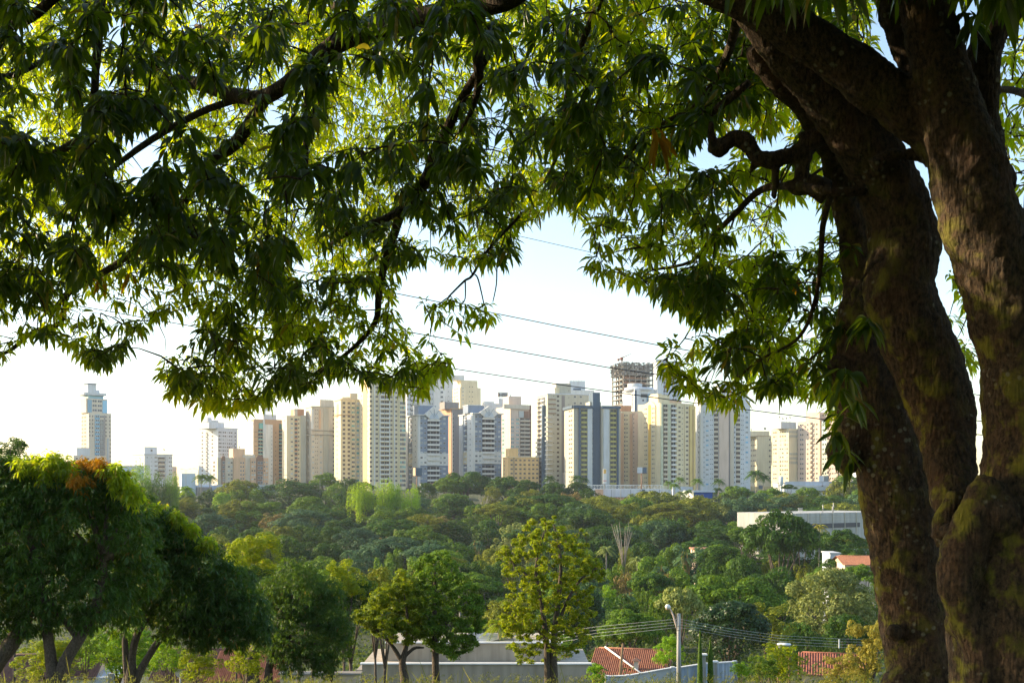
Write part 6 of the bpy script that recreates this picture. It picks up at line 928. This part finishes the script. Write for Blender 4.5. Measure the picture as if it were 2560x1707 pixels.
g = MB(); a, b = P(2098, 1597, 63.9), P(2098, 1619, 63.9); g.box((a[0]-.03, a[1]-.03, b[2]), (a[0]+.03, a[1]+.03, a[2])); prop(g.build('cable_spacer', M['pale']), 'short pale upright spacer holding the four power lines apart', 'cable spacer')
for lb, pts, dd, r in (('topmost and faintest overhead cable, seen through the mango gap', [(-150, 235), (313, 347), (800, 470), (1270, 584), (1474, 630), (1800, 694), (2300, 780), (2900, 860)], 70, .018), ('upper dark overhead cable crossing the sky gap', [(-100, 470), (500, 620), (993, 734), (1246, 785), (1400, 816), (1653, 864), (2000, 925), (2900, 1050)], 60, .026), ('middle dark overhead cable passing the unfinished tower', [(-100, 608), (500, 730), (1044, 834), (1300, 880), (1528, 920), (1734, 949), (2105, 1008), (2900, 1110)], 60, .028), ('lowest dark overhead cable, passing before the arched yellow tower', [(-100, 712), (399, 801), (506, 820), (1150, 924), (1397, 961), (1734, 1007), (2074, 1050), (2900, 1130)], 60, .026)):
    g = MB(); g.tube([P(x, y, dd) for x, y in pts], [r]*len(pts), 5); prop(g.build('overhead_cable', M['black']), lb, 'cable', 'overhead cables across the sky')
# roof water tank, dish, houses on the left
d = 60; c = P(1960, 1626, d); g0 = gz(c[0], d); e = empty('water_tank', (c[0], d, g0), 'purple tapered water tank with a white rim on a stand above the bushes', 'water tank'); h = c[2]-g0; g = MB(); g.tube([(0, 0, h), (0, 0, h+.32)], [.27, .34], 18); g.build('tub', M['tank'], e); g = MB(); g.tube([(0, 0, h+.322), (0, 0, h+.38)], [.37, .36], 18); g.build('rim', M['pale'], e); g = MB(); [g.box((x-.05, y-.05, 0), (x+.05, y+.05, h-.06)) for x in (-.25, .25) for y in (-.2, .2)]; g.box((-.35, -.3, h-.058), (.35, .3, h-.002)); g.build('stand', M['wood'], e)
e, W, H, k = house('brown_roofed_house', 'brown roofed house behind the leftmost trunks', -60, 160, 1698, 92, 'beige_wall', 7); tileroof('roof', e, W, 7, H, 1.5, 'tile_brown', .4, 40)
e, W, H, k = house('brown_roofed_house', 'small house with brown roof and whitish wall, between the two left mangoes', 165, 290, 1694, 90, 'greywhite', 6, R(8)); tileroof('roof', e, W*.5, 6, H, 1.0, 'tile_brown', .3, 20)
e, W, H, k = house('brown_roofed_house', 'wide house with plum brown tiles behind a round dish, left of the weeping tree', 385, 560, 1696, 92, 'beige_wall', 7); tileroof('roof', e, W, 7, H, 1.9, 'tile_brown', .4, 40)
e, W, H, k = house('orange_roofed_house', 'house with sunlit orange-brown tiles at the foot of the weeping tree', 535, 700, 1698, 88, 'beige_wall', 7); tileroof('roof', e, W, 7, H, 1.7, 'tile_orange', .4, 40)
e, W, H, k = house('beige_outbuilding', 'plain beige outbuilding right of the weeping tree, next to the grey rendered wall', 700, 898, 1686, 62, 'beige_wall', .6); g = MB(); g.box((-.1, -.1, H+.003), (W+.1, .7, H+.10)); g.build('roof_slab', M['concrete'], e)
d = 42; c = P(450, 1681, d); g0 = gz(c[0], d); e = empty('satellite_dish', (c[0], d, g0), 'round beige satellite dish before the plum brown roof', 'satellite dish'); h = c[2]-g0; g = MB(); nn = 18
vs = [(0, 0, 0)]+[(r*.16*math.cos(a)/1, -.05*r*r, r*.16*math.sin(a)) for r in (.5, 1) for a in np.linspace(0, 2*math.pi, nn, endpoint=False)]
g.add([(x, y, z+h) for x, y, z in vs], [(0, 1+i, 1+(i+1) % nn) for i in range(nn)]+[(1+i, 1+nn+i, 1+nn+(i+1) % nn, 1+(i+1) % nn) for i in range(nn)]); g.build('dish', M['beige'], e); g = MB(); g.tube([(0, .05, 0), (0, .05, h)], [.03, .03], 6); g.build('mast', M['grey_metal'], e); g = MB(); g.tube([(0, 0, h-.15), (0, -.22, h)], [.01, .015], 5); g.build('feed_arm', M['grey_metal'], e)
for x, t, d, lb in ((278, 1682, 40, 'grey concrete fence post between the two left mangoes'), (715, 1660, 42, 'grey fence post under the weeping tree')):
    c = P(x, t, d); g0 = gz(c[0], d); g = MB(); g.box((-.08, -.08, 0), (.08, .08, c[2]-g0)); o = g.build('fence_post', M['post']); o.location = (c[0], d, g0); prop(o, lb, 'post')
# houses among the valley trees
e, W, H, k = house('pink_house', 'pink-beige house glimpsed behind the fork of a dark tree, left of the wide dark dome', 1740, 1785, 1376, 262, 'pinkbeige', 8); g = MB(); g.box((-.3, -.3, H+.01), (W+.3, 8.3, H+.4)); g.build('roof_slab', M['tile_orange'], e); link('window', WM['br'], e, (), (W*.5, -.01, H-1.4), None, (.9, 1, .9))
e, W, H, k = house('red_roofed_house', 'house with pale red roof beside the mango trunk, above the big pale-topped tree', 2112, 2190, 1410, 205, 'pinkbeige', 8); tileroof('roof', e, W, 8, H, 1.3, 'tile_orange', .5, 26); [link('window', WM['br'], e, (), (W*q, -.01, H-1), None, (1, 1, .9)) for q in (.2, .5, .8)]
e, W, H, k = house('white_house', 'small white house between the dark layered trees right of the coconut palm', 2076, 2100, 1384, 230, 'sky_white', 6); g = MB(); g.box((-.2, -.2, H+.01), (W+.2, 6.2, H+.25)); g.build('roof_slab', M['greywhite'], e); link('window', WM['gr'], e, (), (W*.5, -.01, H-1.4), None, (1, 1, .9))
# ------------------------------------------------------------ grass on the crest
def grass():
    n = 26000; y = rg.uniform(8.5, 13.2, n); x = rg.uniform(-1, 1, n)*y*.52; cl = np.clip(.5+.5*np.sin(x*2.1+y)+.35*np.sin(x*5.3), .15, 1.3); h = rg.uniform(.03, .14, n)*cl; tall = rg.random(n) < .012; h[tall] = rg.uniform(.12, .36, tall.sum())
    b = np.stack([x, y, [gz(a, c) for a, c in zip(x, y)]], 1); d = unit(rg.normal(size=(n, 3))*[.35, .35, 0]+[0, 0, 1]); me = lance('grass', b, d, rg.normal(size=(n, 3))*[1, 1, .1], h*1.2, np.minimum(.004+h*.03, .008), rg.uniform(0, .5, n))
    o = link('grass', me, None, (M['grass_dry'],)); prop(o, 'long dry grass along the crest at the bottom edge', 'grass', kind='stuff')
    m = 1500; x = rg.uniform(-5.4, 5.4, m); y = rg.uniform(9, 12.6, m); P0 = np.stack([x, y, [gz(a, c) for a, c in zip(x, y)]], 1); k_ = 14; i = np.repeat(np.arange(m), k_); top = rg.uniform(.05, .20, m); u = rg.random(m*k_); p = P0[i]+np.stack([rg.normal(size=m*k_)*.012+.05*u, rg.normal(size=m*k_)*.012, top[i]*(.72+.35*u)], 1)
    me2 = rhombi('seed_heads', p, rg.normal(size=(m*k_, 3)), .018, .4, np.tile([.3, 0, 1.], (m*k_, 1)), rg)
    prop(link('seed_heads', me2, None, (M['grass_dry'],)), 'pale feathery seed heads standing in the crest grass', 'grass', kind='stuff')
grass()
# ------------------------------------------------------------ air
def haze():
    g = MB(); g.box((-1300, -70, -34), (1300, 1250, 118)); me = g.mesh('haze'); m = bpy.data.materials.new('haze'); m.use_nodes = True; M['haze'] = m; nt = m.node_tree; nt.nodes.remove(nt.nodes['Principled BSDF'])
    v = nt.nodes.new('ShaderNodeVolumePrincipled'); v.inputs['Color'].default_value = (.80, .88, 1, 1); v.inputs['Density'].default_value = .00009; v.inputs['Anisotropy'].default_value = .3; nt.links.new(v.outputs[0], nt.nodes['Material Output'].inputs['Volume'])
    prop(link('haze', me, None, (m,)), 'thin pale haze over the valley and the city', 'haze', kind='stuff')
haze()
